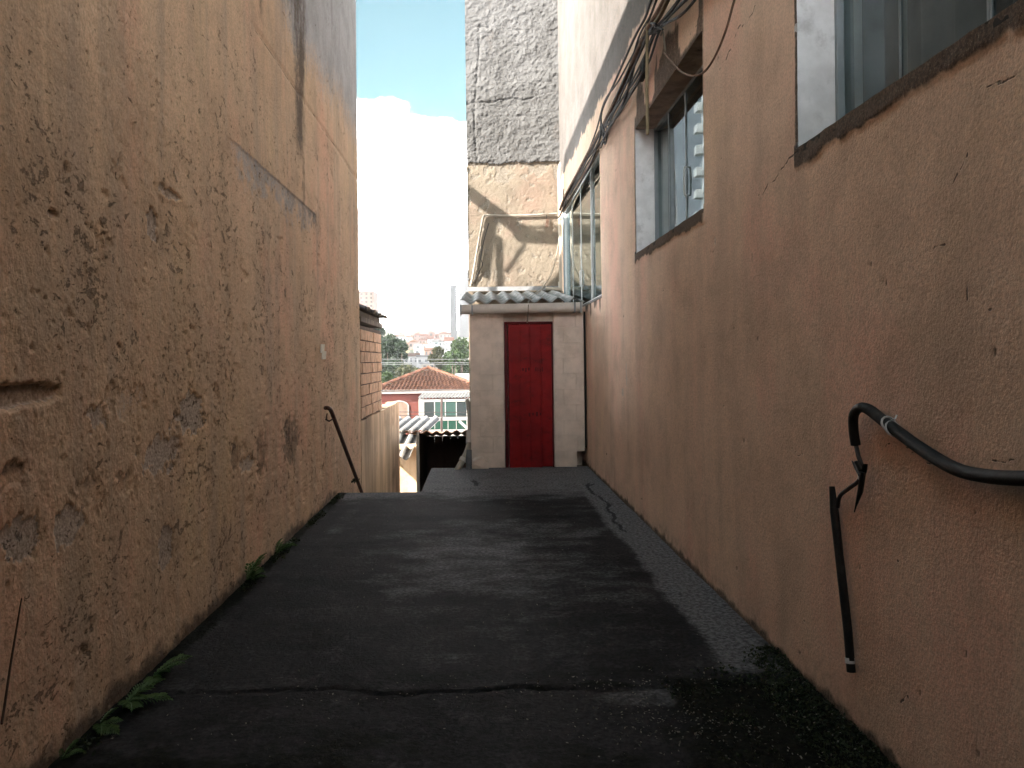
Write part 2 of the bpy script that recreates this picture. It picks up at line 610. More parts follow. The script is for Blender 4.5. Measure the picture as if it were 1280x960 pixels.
def leaf_mat(name, c1, c2, tr=0.35):
    N = NT(name)
    col = N.mix(N.attr('tone'), c1, c2)
    col = N.mix(N.map(N.noise(2.5, 3), 0.3, 0.7, 0, 0.5), col, tuple(x * 0.6 for x in c1))
    N.fin(col, 0.6, None, 0.3)
    t = N.n.new('ShaderNodeBsdfTranslucent')
    N.lk(col, t.inputs['Color'])
    ms = N.n.new('ShaderNodeMixShader')
    ms.inputs[0].default_value = tr
    N.lk(N.b.outputs[0], ms.inputs[1])
    N.lk(t.outputs[0], ms.inputs[2])
    N.lk(ms.outputs[0], N.out.inputs[0])
    return N.m


M['leafd'] = leaf_mat('dark_leaves', (0.016, 0.028, 0.016), (0.040, 0.060, 0.030))
M['leafm'] = leaf_mat('mid_leaves', (0.024, 0.044, 0.015), (0.062, 0.092, 0.032))
M['leafo'] = leaf_mat('olive_leaves', (0.034, 0.040, 0.019), (0.075, 0.075, 0.036))
M['fern'] = leaf_mat('fern_leaves', (0.085, 0.150, 0.052), (0.19, 0.30, 0.12))
M['mossl'] = leaf_mat('moss_leaves', (0.020, 0.026, 0.013), (0.075, 0.092, 0.045))
M['bark'] = simple('bark', (0.09, 0.07, 0.055), 0.95, 0.3, 8, 0.5)
M['tile'] = simple('clay_roof_tile', (0.150, 0.066, 0.040), 0.85, 0.5, 2.5, 0.2, 30, 0.01, dirt=((0.07, 0.04, 0.03), 0.5))
M['redwall'] = simple('terracotta_paint', (0.115, 0.034, 0.026), 0.9, 0.12, 1.5, 0.1, 20, 0.01)
M['cream'] = simple('cream_paint', (0.22, 0.208, 0.188), 0.8, 0.1, 2, 0.1, 20, 0.01)
M['shut'] = simple('beige_shutter', (0.16, 0.105, 0.078), 0.7, 0.15, 4, 0)
M['brown'] = simple('dark_brown_boards', (0.10, 0.052, 0.038), 0.85, 0.3, 4, 0.3, 30, 0.005, streak=True)
M['brownl'] = simple('brown_plaster', (0.12, 0.070, 0.045), 0.9, 0.3, 3, 0.3, 40, 0.005)
M['pinktile'] = simple('pinkish_tile_edge', (0.52, 0.33, 0.25), 0.85, 0.3, 6, 0.2)
M['pole'] = simple('dark_pole', (0.06, 0.035, 0.03), 0.6, 0.3, 4, 0)


def terrain_mat():
    N = NT('terrain_earth')
    a = N.noise(0.05, 6, 0.65)
    b = N.noise(0.6, 5, 0.6)
    c = N.mix(N.map(a, 0.4, 0.6), (0.055, 0.075, 0.035), (0.17, 0.135, 0.105))
    c = N.mix(N.map(b, 0.45, 0.7, 0, 0.6), c, (0.22, 0.20, 0.18))
    return N.fin(c, 0.95, None, 0.1)


M['terrain'] = terrain_mat()

_N = NT('grooved_sheet')
_g = _N.map(_N.math('ADD', _N.attr('tone'), _N.map(_N.noise(9, 5, 0.7), 0.3, 0.7, -0.15, 0.15, False)), 0.42, 0.68)
M['sheetg'] = _N.fin(_N.mix(_g, (0.030, 0.026, 0.024), (0.30, 0.275, 0.25)), 0.8, _N.bump(_N.noise(40, 4, 0.6), 0.2, 0.003))

# ------------------------------------------------------------------ ground
XL, XR, YD, YW = -1.565, 1.44, 10.39, 13.40


def terr(Y, X=0.0):
    Y = np.asarray(Y, float)
    ky = [-3000, -20, 8.0, 10.5, 14, 20, 45, 110, 600, 1500, 9000]
    kz = [-0.4, -0.4, -0.4, -1.7, -2.0, -2.6, -7.6, -9.0, 25.0, 40.0, 60.0]
    z = np.interp(Y, ky, kz)
    far = ss(120, 500, Y)
    return z + far * 5.0 * (fbm(np.asarray(X) * 0.006 + 3, Y * 0.006, 5) - 0.5)


def terrain_fn(U, V):
    return U, V, terr(V, U), {}


gx = np.concatenate([-np.geomspace(1200, 12, 40), np.linspace(-9, 9, 13), np.geomspace(12, 1200, 40)])
gy = np.concatenate([-np.geomspace(600, 25, 12), np.linspace(-20, 60, 60), np.geomspace(64, 1400, 60)])
tag(sheet('ground', gx, gy, terrain_fn, M['terrain']), kind='structure')


# ---- driveway
FX_STEP = -0.66


def floor_fn(U, V):
    x, y = U, V
    z = 0.012 * (fbm(x * 1.6, y * 1.6, 2) - 0.5) + 0.006 * (fbm(x * 9, y * 9, 4) - 0.5)

    def P(l):
        return [(atz(a, b).x, atz(a, b).y) for a, b in l]
    crack = np.zeros_like(x)

    def ck(pts, w, k=1.0):
        nonlocal crack
        d = polydist(x, y, jag(P(pts), 0.09, 4))
        crack = np.maximum(crack, 1 - (d - w * .3) / .08)
    yj = atz(600, 862).y
    d = np.abs(y + 0.22 * (fbm(x * 1.6, y * 1, 21) - 0.5) + .09 * (fbm(x * 9, y * 4, 22) - .5) + 0.03 * x - yj)
    crack = np.maximum(crack, 1 - (d - .003) / .08 - .06 * ss(.62, .40, fbm(x * 2.6, y * 0 + 2, 6)))
    ck([(520, 613), (560, 612), (600, 611), (640, 609), (690, 607), (738, 606)], 0.05)
    ck([(736, 603), (741, 616), (752, 622), (768, 645), (776, 660)], 0.05)
    ck([(776, 660), (784, 664)], 0.05)
    ck([(590, 600), (595, 606)], 0.09)
    ck([(738, 606), (742, 604)], 0.05)
    z = z - 0.012 * ss(.8, 1, crack)
    pale = np.zeros_like(x)
    pale = np.maximum(pale, 0.95 * ss(1.06, 1.20, x + 0.10 * (fbm(x * 3, y * 1.5, 31) - .3)) * ss(3.45, 3.62, y))
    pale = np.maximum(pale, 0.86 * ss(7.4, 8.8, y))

    def blob(px, py, rx, ry, k):
        nonlocal pale
        c = atz(px, py)
        w = 0.35 * (fbm(x * 2.5, y * 2.5, 41) - 0.5)
        d = np.hypot((x - c.x) / rx, (y - c.y) / ry) + w * 2
        pale = np.maximum(pale, k * (1 - ss(0.45, 1.15, d)))
    blob(600, 700, 1.1, 1.7, 0.44)
    blob(660, 670, 1.0, 1.1, 0.44)
    blob(590, 690, 0.75, 0.75, 0.62)
    blob(560, 735, 0.55, 0.55, 0.40)
    blob(690, 720, 0.8, 0.9, 0.36)
    blob(600, 622, 1.1, 0.30, 0.42)
    blob(700, 640, 0.7, 0.5, 0.25)
    blob(700, 800, 0.9, 0.5, 0.24)
    blob(820, 870, 0.35, 0.13, 0.6)
    blob(800, 930, 0.6, 0.12, 0.24)
    blob(430, 650, 0.12, 0.9, 0.36)
    blob(395, 640, 0.1, 0.9, 0.6)
    moss = np.zeros_like(x)
    wob = 0.5 * (fbm(x * 3, y * 3, 51) - 0.5)
    moss = np.maximum(moss, ss(0.55, 1.0, x + wob) * ss(3.65, 3.35, y + wob * 0.5))
    moss = np.maximum(moss, 0.9 * ss(1.34, 1.42, x + 0.1 * wob) * ss(4.6, 3.4, y))
    moss = np.maximum(moss, 0.95 * ss(-1.43, -1.53, x + 0.12 * wob))
    moss = np.maximum(moss, 0.8 * (1 - ss(0.02, 0.16, np.abs(y - yj + .12 * (fbm(x * 3, y, 24) - .5)) + 0.22 * wob + .05)) * ss(.3, .6, fbm(x * 2.2, y * .3, 25)))
    moss = np.maximum(moss, 0.75 * ss(3.4, 2.4, y + 1.8 * wob))  # floor darkens towards the camera over its full width
    z = z + 0.012 * moss * fbm(x * 25, y * 25, 61)
    ex = np.where(V >= 90, 0, 0)
    return x, y, z + ex, {'pale': pale, 'moss': moss, 'crack': crack}


fx = np.arange(XL - 0.03, XR + 0.031, 0.0195)
k = np.argmin(abs(fx - FX_STEP))
fx[k] = FX_STEP
fy = [2.3]
while fy[-1] < YD + 0.02:
    fy.append(fy[-1] + min(0.05, max(0.011, 0.0125 * (fy[-1] / 3) ** 2)))
fy = np.array(fy)
ke = np.argmin(abs(fy - 8.52))
YE = fy[ke]
fy = np.concatenate([np.arange(-7, 2.25, 0.25), fy])
drv = sheet('driveway', fx, fy, floor_fn, M['floor'], keep=lambda u, v: (v < YE) | (u > FX_STEP))
tag(drv, kind='structure')
mb = MB()
mb.box(XL - 0.03, XR + 0.03, -7, YE, -0.4, -0.03)
mb.box(FX_STEP, XR + 0.03, YE, YD + 0.02, -1.9, -0.03)
mb.build('driveway_base', M['conc'], drv)
stp = empty('stairway', (-1.1, YE, -0.4), 'concrete steps going down beside the end of the dark driveway', 'stairs')
for i in range(9):
    y0 = YE + 0.012 + i * 0.29
    MB().box(XL, FX_STEP - 0.01, y0, y0 + 0.29, -2.4, -0.18 - i * 0.175).build('step', M['conc'], stp, bevel=0.008)

# ------------------------------------------------------------------ left building
LB = empty('neighbour_building', (XL, 5, -0.4), 'tall windowless building with pitted peach stucco wall left of the driveway', 'building')
L_END, L_TOP = 10.16, 7.0


def lyz(px, py):
    p = atx(px, py, XL)
    return p.y, p.z


rs = np.random.RandomState(11)


def left_fn(U, V):
    y, z = U, V
    spall = np.zeros_like(y)
    dirt = np.zeros_like(y)
    d = 0.012 * (fbm(y * 1.3, z * 1.3, 1) - 0.5) + 0.004 * (fbm(y * 6, z * 6, 2) - 0.5) + 0.005 * (fbm(y * 28, z * 28, 3) - 0.5)
    rough = ss(0.44, 0.62, fbm(y * 1.8, z * 1.4, 77)) * ss(3.6, 2.4, z)
    d = d + rough * 0.009 * (fbm(y * 34, z * 24, 13) - 0.62)
    yu, zv = y[:, 0], z[0, :]
    n1 = fbm(y * 14, z * 14, 15) - 0.5
    n2 = fbm(y * 45, z * 45, 16) - 0.5

    def pit(cy, cz, a, b, dep, sp=0.0, di=0.75, edge=0.25, wob=0.8, shade_dirt_top=True):
        m = 1.8
        i0, i1 = np.searchsorted(yu, [cy - a * m, cy + a * m])
        j0, j1 = np.searchsorted(zv, [cz - b * m, cz + b * m])
        if i1 <= i0 or j1 <= j0:
            return
        s = np.s_[i0:i1, j0:j1]
        r = np.hypot((y[s] - cy) / a, (z[s] - cz) / b) + wob * (n1[s] * 1.0 + n2[s] * 1.0)
        k_ = 1 - ss(1 - edge, 1 + edge * 0.3, r)
        d[s] = np.minimum(d[s], d[s] * (1 - k_) + (d[s] * 0.4 - dep) * k_)
        spall[s] = np.maximum(spall[s], sp * k_)
        kk = k_
        if shade_dirt_top:
            kk = k_ * ss(-0.5, 0.7, (z[s] - cz) / b)  # pit dirt weighted upwards, painting in the upper lip's shade too
        dirt[s] = np.maximum(dirt[s], di * kk)
    # random small pits, thickest between knee and head height
    for i in range(3000):
        cy = 2.4 + 7.7 * rs.rand() ** 1.1
        cz = abs(rs.normal(1.45, 0.85))
        if cz > 4.4:
            continue
        if fbm(np.array(cy * 1.1), np.array(cz * 0.9), 71) < 0.42 and rs.rand() < 0.75:
            continue
        s = rs.rand() ** 2.2
        a = 0.004 + 0.009 * s
        pit(cy, cz, a * (.7 + 0.7 * rs.rand()), a * (0.6 + 1.5 * rs.rand() ** 2), 0.003 + 0.005 * s, 0.1, 0.45 + 0.5 * rs.rand(), 0.5, 1.5)
    for i in range(60):
        cy = 2.4 + 7 * rs.rand()
        cz = 0.3 + 2.2 * rs.rand()
        a = 0.03 + 0.05 * rs.rand()
        pit(cy, cz, a, a * (0.5 + 0.6 * rs.rand()), 0.005 + 0.005 * rs.rand(), 0.4, 0.45, 0.5, 2.2)

    def patch(x0, y0, x1, y1, dep, sp, di, wob=0.7, top=True):
        a, b = lyz(x0, y0), lyz(x1, y1)
        ym, hm = (a[0] + b[0]) / 2, abs(b[0] - a[0]) / 2
        zt = lyz((x0 + x1) / 2, y0)[1]
        zb = lyz((x0 + x1) / 2, y1)[1]
        pit(ym, (zt + zb) / 2, hm, abs(zt - zb) / 2, dep, sp, di, 0.2, wob, top)
    patch(-30, 478, 76, 511, 0.030, 0.75, 0.7, 0.5)
    patch(222, 488, 258, 546, 0.008, 0.85, 0.35, 0.9)
    patch(178, 540, 226, 592, 0.007, 0.9, 0.3, 1.0)
    patch(2, 644, 54, 700, 0.009, 0.8, 0.5, 1.1)
    patch(66, 634, 108, 682, 0.009, 0.85, 0.4, 1.1)
    patch(198, 655, 218, 712, 0.009, 0.9, 0.5, 0.7)
    patch(95, 588, 130, 640, 0.007, 0.4, 0.6, 1.5)
    patch(140, 588, 172, 625, 0.007, 0.4, 0.6, 1.5)
    patch(182, 262, 200, 302, 0.012, 0.8, 0.5, 0.9)
    patch(200, 234, 226, 250, 0.012, 0.8, 0.4, 1.0)
    patch(60, 262, 74, 272, 0.018, 0.6, 0.7, 0.6)
    patch(0, 580, 30, 610, 0.009, 0.4, 0.7, 1.5)
    patch(110, 500, 140, 540, 0.008, 0.6, 0.4, 1.6)
    patch(130, 480, 190, 530, 0.006, 0.45, 0.3, 1.8)
    patch(300, 570, 318, 590, 0.008, 0.6, 0.3, 1.2)
    # smooth repair panel
    a, b = lyz(198, 240), lyz(236, 326)
    inp = ss(a[0] - .02, a[0] + .02, y) * ss(b[0] + .02, b[0] - .02, y) * ss(b[1] - .1, b[1] + .02, z + 0.05 * n1) * ss(a[1] + 0.03, a[1] - .03, z + 0.04 * n1)
    d = d - 0.007 * inp
    # dark cement smears
    for x0, y0, x1, y1, kk in ((286, 548, 303, 592, 0.62), (320, 528, 336, 600, 0.6), (350, 512, 377, 590, 0.66), (405, 520, 412, 545, 0.4)):
        a, b = lyz(x0, y0), lyz(x1, y1)
        zt, zb = lyz((x0 + x1) / 2, y0)[1], lyz((x0 + x1) / 2, y1)[1]
        r = np.hypot((y - (a[0] + b[0]) / 2) / (abs(b[0] - a[0]) / 2), (z - (zt + zb) / 2) / ((zt - zb) / 2)) + 1.1 * n1 + 0.5 * n2
        k_ = 1 - ss(0.6, 1.05, r)
        dirt = np.maximum(dirt, kk * k_)
        d = d - 0.006 * k_
    # horizontal joints
    sl = ss(4.7, 5.1, y) * ss(7.6, 7.45, y)
    led = ss(2.86, 2.885, z + 0.02 * n1) * sl
    d = d + 0.007 * led * ss(3.5, 2.9, z)
    dirt = np.maximum(dirt, 0.55 * sl * ss(2.90, 2.87, z) * ss(2.55, 2.86, z + 0.4 * n1) * ss(4.5, 7.2, y))
    zj = 3.83 + 0.02 * n1
    cj = (1 - ss(0.006, 0.022, np.abs(z - zj))) * ss(5.2, 5.6, y)
    d = d - 0.008 * cj
    dirt = np.maximum(dirt, 0.3 * cj)
    # run-off streaks
    def streak(px, w, ztop, zbot, kk):
        nonlocal dirt
        yc = lyz(px, 200)[0]
        k_ = (1 - ss(0.0, 1.15, np.abs(y - yc + 0.25 * (fbm(y * 0 + px, z * 1.2, 5) - .5) + .10 * n1) / (w * (.45 + 1.1 * fbm(y * 0 + px * 3, z * .9, 6))))) * ss(zbot, zbot + 0.6, z) * ss(ztop + .1, ztop - .1, z)
        dirt = np.maximum(dirt, kk * k_ * (0.35 + 0.9 * fbm(y * 9, z * 1.6, 7)))
    streak(374, 0.55, 9, 2.95, 0.98)
    streak(378, 0.16, 3.6, 2.2, 0.7)
    streak(327, 0.16, 9, 3.6, 0.75)
    streak(355, 0.35, 9, 3.9, 0.5)
    streak(418, 0.5, 9, 4.2, 0.5)
    streak(300, 0.10, 9, 3.9, 0.45)
    streak(250, 0.12, 9, 3.4, 0.36)
    streak(205, 0.10, 9, 3.0, 0.33)
    streak(100, 0.08, 9, 2.6, 0.3)
    streak(383, 0.10, 3.0, 1.2, 0.5)
    streak(395, 0.35, 2.0, 0.9, 0.38)
    streak(420, 0.25, 2.6, 0.6, 0.32)
    streak(150, 0.06, 4, 2.7, 0.42)
    streak(163, 0.05, 4, 2.5, 0.42)
    streak(440, 0.3, 2.0, -1, 0.36)
    # grime where the wall meets the ground
    dirt = np.maximum(dirt, 0.85 * ss(0.16, 0.0, z + 0.10 * n1 + 0.10 * (fbm(y * 2, z, 17) - .5)) * ss(8.6, 8.3, y))
    grey = np.clip((z + 0.8 * (fbm(y * 1.1, z * 0.45, 27) - 0.5) - 3.75) / 1.1, 0, 1) * ss(4.8, 6.8, y + 0.3 * n1)
    grey = np.maximum(grey, 0.58 * sl * ss(2.90, 2.87, z + 0.02 * n1) * ss(2.45, 2.86, z + 0.35 * n1 + .3 * (fbm(y * 3, z * 2, 29) - .5)))
    x = XL + d
    endm = y > L_END + 0.005
    x = np.where(endm, XL - 0.4, x)
    yy = np.where(endm, L_END + 0.02 * (fbm(z * 3, z * 0, 33) - .5) + 0.012, y)
    yy = np.where((~endm) & (y > L_END - 0.01), yy + 0.02 * (fbm(z * 6, z * 0, 33) - .5), yy)
    crk = 1 - (np.abs(z - 3.83 - .05 * (fbm(y * 2, y * 0, 39) - .5) - .02 * n1) - .003) / .06 - .5 * ss(5.6, 5.2, y)
    return x, yy, z, {'spall': spall, 'dirt': dirt, 'grey': grey, 'crk': crk}


ly = [2.35]
while ly[-1] < L_END - 0.02:
    ly.append(ly[-1] + min(0.035, max(0.0065, 0.0075 * (ly[-1] / 3) ** 2)))
ly[-1] = L_END
ly = np.array(list(np.arange(-7, 2.3, 0.25)) + ly + [L_END + 0.02])
lz = np.concatenate([np.arange(-2.6, -0.05, 0.06), np.arange(-0.05, 3.0, 0.008), np.arange(3.0, 6.3, 0.02), np.linspace(6.35, L_TOP, 8)])
sheet('stucco_wall', ly, lz, left_fn, M['left'], LB, flip=False)
mb = MB()
mb.box(-8.0, XL - 0.06, -7, L_END - 0.05, -0.5, 3.4)
mb.hexa([(-5.2, -7, 3.41), (XL - 0.06, -7, 3.41), (XL - 0.06, L_END - .05, 3.41), (-5.2, L_END - .05, 3.41),
         (-5.2, -7, 3.5), (XL - 0.06, -7, L_TOP - .02), (XL - 0.06, L_END - .05, L_TOP - .02), (-5.2, L_END - .05, 3.5)])
mb.build('building_core', M['conc'], LB)

# added unseen bars behind the wall's end, shaped to cast the rear wall's shadow
def backproj(x, z, X0):
    t = (x - X0)
    return Vector((X0, YW - 0.81 * t, z + t * math.tan(SUN_EL) * math.hypot(1, 0.81)))


def wx(px, py):
    p = at(px, py, YW)
    return p.x, p.z


mb = MB()
for a, b, r in (((578, 234), (652, 290), 0.105), ((648, 295), (712, 298), 0.095), ((616, 276), (606, 345), 0.055), ((656, 306), (633, 340), 0.028), ((644, 282), (676, 297), 0.09), ((606, 300), (622, 272), 0.03), ((660, 284), (700, 284), 0.02), ((690, 270), (676, 300), 0.022)):
    pa, pb = backproj(*wx(*a), -2.9), backproj(*wx(*b), -2.9)
    mb.tube([pa, (pa + pb) / 2, pb], r, 8)
mb.build('shadow_bars', M['timber'], LB)
for yy, zz in ((10.75, 6.0), (11.35, 5.6)):
    MB().tube([(-2.9, yy, -2.2), (-2.9, yy, zz)], .045, 8).build('shadow_bar_post', M['timber'], LB)  # added unseen supports for the shadow-casting bars

# ------------------------------------------------------------------ right building
HB = empty('house_block', (XR, 4, -0.4), 'peach stuccoed house block with recessed windows right of the driveway', 'building')
WINS = [(1.38, 3.47, 2.38, 3.52), (4.91, 7.03, 2.395, 3.53), (9.05, 13.05, 2.19, 3.93)]
ryz = lambda px, py: (atx(px, py, XR).y, atx(px, py, XR).z)
R_TOP = 8.1


def right_fn(U, V):
    y, z = U, V
    n1 = fbm(y * 14, z * 14, 115) - 0.5
    n2 = fbm(y * 40, z * 40, 116) - 0.5
    low = fbm(y * 3, z * 3, 117) - 0.5
    d = 0.012 * (fbm(y * 1.1, z * 1.1, 101) - 0.5) + 0.004 * (fbm(y * 8, z * 8, 102) - 0.5) + 0.003 * (fbm(y * 30, z * 30, 103) - 0.5)
    spall = np.zeros_like(y)
    dirt = np.zeros_like(y)
    for i, (y0, y1, z0, z1) in enumerate(WINS):
        iny = ss(y0 - .02, y0 + .02, y) * ss(y1 + .05, y1 + .01, y)
        if i < 2:
            t = 0.045 + 0.055 * fbm(y * 5, y * 0, 120 + i) + 0.05 * n1
            m = iny * ss(z0 - t - .02, z0 - t + .01, z) * (z < z0 + .03)
            dirt = np.maximum(dirt, 0.92 * m)
            d = d + 0.010 * m + 0.012 * m * n1
            m2 = ss(y1 + .045 + .04 * low, y1 + .02, y) * (y > y1 - .02) * ss(z0 - .05, z0, z) * ss(z1 + .25, z1, z)
            dirt = np.maximum(dirt, 0.85 * m2)
            m4 = ss(y0 - .05 - .05 * low, y0 - .01, y) * (y < y0 + .02) * ss(z0 - .02, z0 + .05, z) * ss(z1 + .2, z1, z)
            dirt = np.maximum(dirt, 0.62 * m4)
            h = 0.04 + 0.34 * ss(0.48, 0.62, fbm(y * 2.3, y * 0, 130 + i))
            m3 = ss(y0 - .08, y0, y) * ss(y1 + .10, y1, y) * ss(z1 + h + 0.03, z1 + h - .03, z + 0.06 * n1) * (z > z1 - .03)
            dirt = np.maximum(dirt, 0.8 * m3)
        else:
            m3 = ss(y0 - .12, y0, y) * ss(z1 + .35, z1 + .1, z + .2 * low) * (z > z1 - .03)
            dirt = np.maximum(dirt, 0.48 * m3)
            for yc, ln, w in ((9.2, .34, .1), (9.55, .2, .2), (9.95, .42, .12), (10.3, .2, .2)):
                m = (1 - ss(.4, 1, np.abs(y - yc) / w)) * ss(z0 - ln, z0 - .05, z + .1 * n1) * (z < z0 + .03)
                dirt = np.maximum(dirt, 0.85 * m)
    grey = ss(4.22, 4.5, z + 0.25 * low + 0.12 * n1 - 0.03 * (y - 7))
    d = d + 0.012 * grey * (0.5 + fbm(y * 22, z * 22, 140))
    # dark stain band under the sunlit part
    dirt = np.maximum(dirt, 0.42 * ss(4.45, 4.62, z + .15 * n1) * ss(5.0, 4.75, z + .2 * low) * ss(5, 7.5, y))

    crk = np.zeros_like(y)

    def ck(pts, w, k=0.9, jit=0.03):
        nonlocal crk
        P = jag([ryz(*p) for p in pts], 0.16)
        ys = [p[0] for p in P]
        zs_ = [p[1] for p in P]
        i0, i1 = np.searchsorted(y[:, 0], [min(ys) - .1, max(ys) + .1])
        j0, j1 = np.searchsorted(z[0], [min(zs_) - .1, max(zs_) + .1])
        s = np.s_[i0:i1, j0:j1]
        dd = polydist(y[s], z[s], P)
        crk[s] = np.maximum(crk[s], 1 - (dd - w * .22) / .06 - (1 - k) * .02)
    ck([(1000, 190), (984, 203), (968, 226), (955, 240), (940, 238), (937, 229)], 0.013)
    ck([(940, 268), (943, 290)], 0.013)
    ck([(941, 313), (940, 330)], 0.012)
    ck([(941, 350), (945, 372)], 0.010, 0.6)
    ck([(1160, 318), (1170, 308), (1182, 306)], 0.010)
    ck([(1210, 190), (1200, 215), (1192, 230)], 0.009, 0.7)
    ck([(1245, 105), (1262, 96), (1270, 97)], 0.009, 0.8)
    ck([(1222, 115), (1228, 108), (1262, 100)], 0.008, 0.6)
    ck([(1210, 352), (1209, 376)], 0.012, 0.8)
    ck([(1236, 388), (1239, 386)], 0.014, 1.0)
    ck([(945, 6), (932, 30), (920, 42), (916, 60), (905, 78), (898, 92)], 0.018)
    ck([(880, 10), (866, 36), (860, 44)], 0.016, 0.8)
    ck([(1105, 560), (1150, 570), (1180, 574), (1200, 575)], 0.008, 0.45, .05)
    ck([(1240, 575), (1278, 574)], 0.010, 0.8)
    ck([(1180, 640), (1182, 660)], 0.008, 0.4)
    ck([(1125, 878), (1132, 866), (1138, 884)], 0.012, 0.8)
    ck([(1122, 700), (1124, 702)], 0.014, 1.0)
    ck([(1003, 774), (1006, 780)], 0.020, 0.9)
    ck([(985, 560), (1010, 566)], 0.010, 0.6)
    for px, py, a, k_ in ((783, 470, .07, .5), (893, 300, .02, .6), (780, 430, .03, .4), (778, 490, .05, .4)):
        c = ryz(px, py)
        r = np.hypot((y - c[0]) / a, (z - c[1]) / (a * 1.6)) + 1.6 * n1
        m = 1 - ss(.6, 1, r)
        spall = np.maximum(spall, .8 * m)
        dirt = np.maximum(dirt, k_ * m * .6)
        d = d - .006 * m
    for i in range(260):
        cy = 2.0 + 10.5 * rs.rand() ** 1.3
        cz = 0.1 + 4.0 * rs.rand()
        a = 0.005 + 0.009 * rs.rand() ** 2
        i0, i1 = np.searchsorted(y[:, 0], [cy - 2 * a, cy + 2 * a])
        j0, j1 = np.searchsorted(z[0], [cz - 3 * a, cz + 3 * a])
        s = np.s_[i0:i1, j0:j1]
        m = 1 - ss(.5, 1, np.hypot((y[s] - cy) / a, (z[s] - cz) / (a * 1.5)) + n2[s])
        d[s] = d[s] - 0.005 * m
        dirt[s] = np.maximum(dirt[s], 0.75 * m)
    # faint vertical runs and grime at the foot
    run = ss(.52, .75, fbm(y * 6, z * .5, 151)) * ss(.4, 1.4, z) * ss(2.6, 1.6, z)
    dirt = np.maximum(dirt, .14 * run)
    base = ss(.42, .0, z + .25 * low + .10 * n1) * ss(.3, .55, fbm(y * 1.3, z * .8, 152) + .15)
    dirt = np.maximum(dirt, .45 * base)
    dirt = np.maximum(dirt, .85 * ss(.10, .0, z + .06 * n1 + .05 * low))
    return XR - d, y, z, {'spall': spall, 'dirt': dirt, 'grey': grey, 'crk': crk}


ry = [1.9]
while ry[-1] < YW:
    ry.append(ry[-1] + min(0.06, max(0.0105, 0.011 * (ry[-1] / 2.6) ** 2)))
ry = list(np.arange(-7, 1.85, 0.2)) + ry
rz = list(np.arange(-0.6, 0, 0.06)) + list(np.arange(0, 3.0, 0.0125)) + list(np.arange(3.0, 6.2, 0.021)) + list(np.linspace(6.25, R_TOP, 8))


def snap(lst, vals):
    a = np.array(lst)
    for v in vals:
        a[np.argmin(abs(a - v))] = v
    return np.unique(a)


ry = snap(ry, [v for w in WINS for v in w[:2]] + [YW])
ry = ry[ry <= YW + 1e-6]
rz = snap(rz, [v for w in WINS for v in w[2:]])


def keep_r(u, v):
    k_ = np.ones(u.shape, bool)
    for y0, y1, z0, z1 in WINS:
        k_ &= ~((u > y0) & (u < y1) & (v > z0) & (v < z1))
    return k_


sheet('stucco_wall', ry, rz, right_fn, M['right'], HB, keep=keep_r, flip=True)
GX = 1.64                                        # glass plane
mb = MB()
mb.box(4.4, 4.6, -7, 18, -0.5, R_TOP)            # back, roof, ends and inner floors: closed dark rooms behind the glass
mb.box(XR + .03, 4.4, -7, 18, R_TOP - .25, R_TOP - .02)
mb.box(XR + .03, 4.4, -7, -6.8, -0.5, R_TOP - .26)
mb.box(XR + .03, 4.4, 17.8, 18, -0.5, R_TOP - .26)
mb.box(1.9, 4.39, -6.79, 17.79, 1.3, 1.45)
mb.box(1.9, 4.39, -6.79, 17.79, 4.3, 4.45)
mb.box(1.9, 4.39, 4.1, 4.2, 1.46, 4.29)
mb.box(1.9, 4.39, 8.0, 8.1, 1.46, 4.29)
mb.build('interior', M['room'], HB)
for i, (y0, y1, z0, z1) in enumerate(WINS):
    # reveals: butt ends, slightly proud of the opening
    t = .03
    wo = MB()
    D0, D1 = XR + .004, 1.74
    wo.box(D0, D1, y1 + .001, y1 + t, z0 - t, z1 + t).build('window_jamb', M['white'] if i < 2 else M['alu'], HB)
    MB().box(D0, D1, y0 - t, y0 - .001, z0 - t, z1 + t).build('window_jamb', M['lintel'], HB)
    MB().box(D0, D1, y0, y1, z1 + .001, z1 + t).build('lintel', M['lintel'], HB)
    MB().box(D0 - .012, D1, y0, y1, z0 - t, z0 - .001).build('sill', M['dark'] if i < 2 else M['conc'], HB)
    gx = GX if i < 2 else XR + .06
    n = 4
    w = (y1 - y0) / n
    fr = MB()
    fw = .028
    fr.box(gx - .03, gx + .05, y0 + .001, y1 - .001, z1 - fw, z1 - .001)
    fr.box(gx - .03, gx + .05, y0 + .001, y1 - .001, z0 + .001, z0 + fw)
    fr.box(gx - .03, gx + .05, y0 + .001, y0 + fw, z0 + fw, z1 - fw)
    fr.box(gx - .03, gx + .05, y1 - fw, y1 - .001, z0 + fw, z1 - fw)
    win = fr.build('window', M['alu'] if i < 2 else M['alul'], HB, bevel=.003)
    win['label'] = ('large grey sliding window nearest the camera', 'grey sliding window reflecting a white tower', 'wide sliding window above the shed roof')[i]
    for k_ in range(n):
        a, b = y0 + k_ * w, y0 + (k_ + 1) * w
        off = .0 if k_ in (0, 3) else -.022
        st = .012 if i < 2 else .02
        for p_, q_ in ((a + .002, a + st), (b - st, b - .002)):
            MB().box(gx + off - .006, gx + off + .012, p_, q_, z0 + fw, z1 - fw).build('stile', M['alu'] if i < 2 else M['alul'], win)
        g = MB().box(gx + off, gx + off + .006, a + st, b - st, z0 + fw, z1 - fw)
        go = g.build('pane', M['glass'], win)
    # pull handle on the meeting stile
    ym = (y0 + y1) / 2 - .02
    h = MB().tube(spline([(gx - .028, ym, z0 + .30), (gx - .045, ym, z0 + .32), (gx - .045, ym, z0 + .50), (gx - .028, ym, z0 + .52)], 4), .008, 6)
    h.build('handle', M['alul'], win, True)
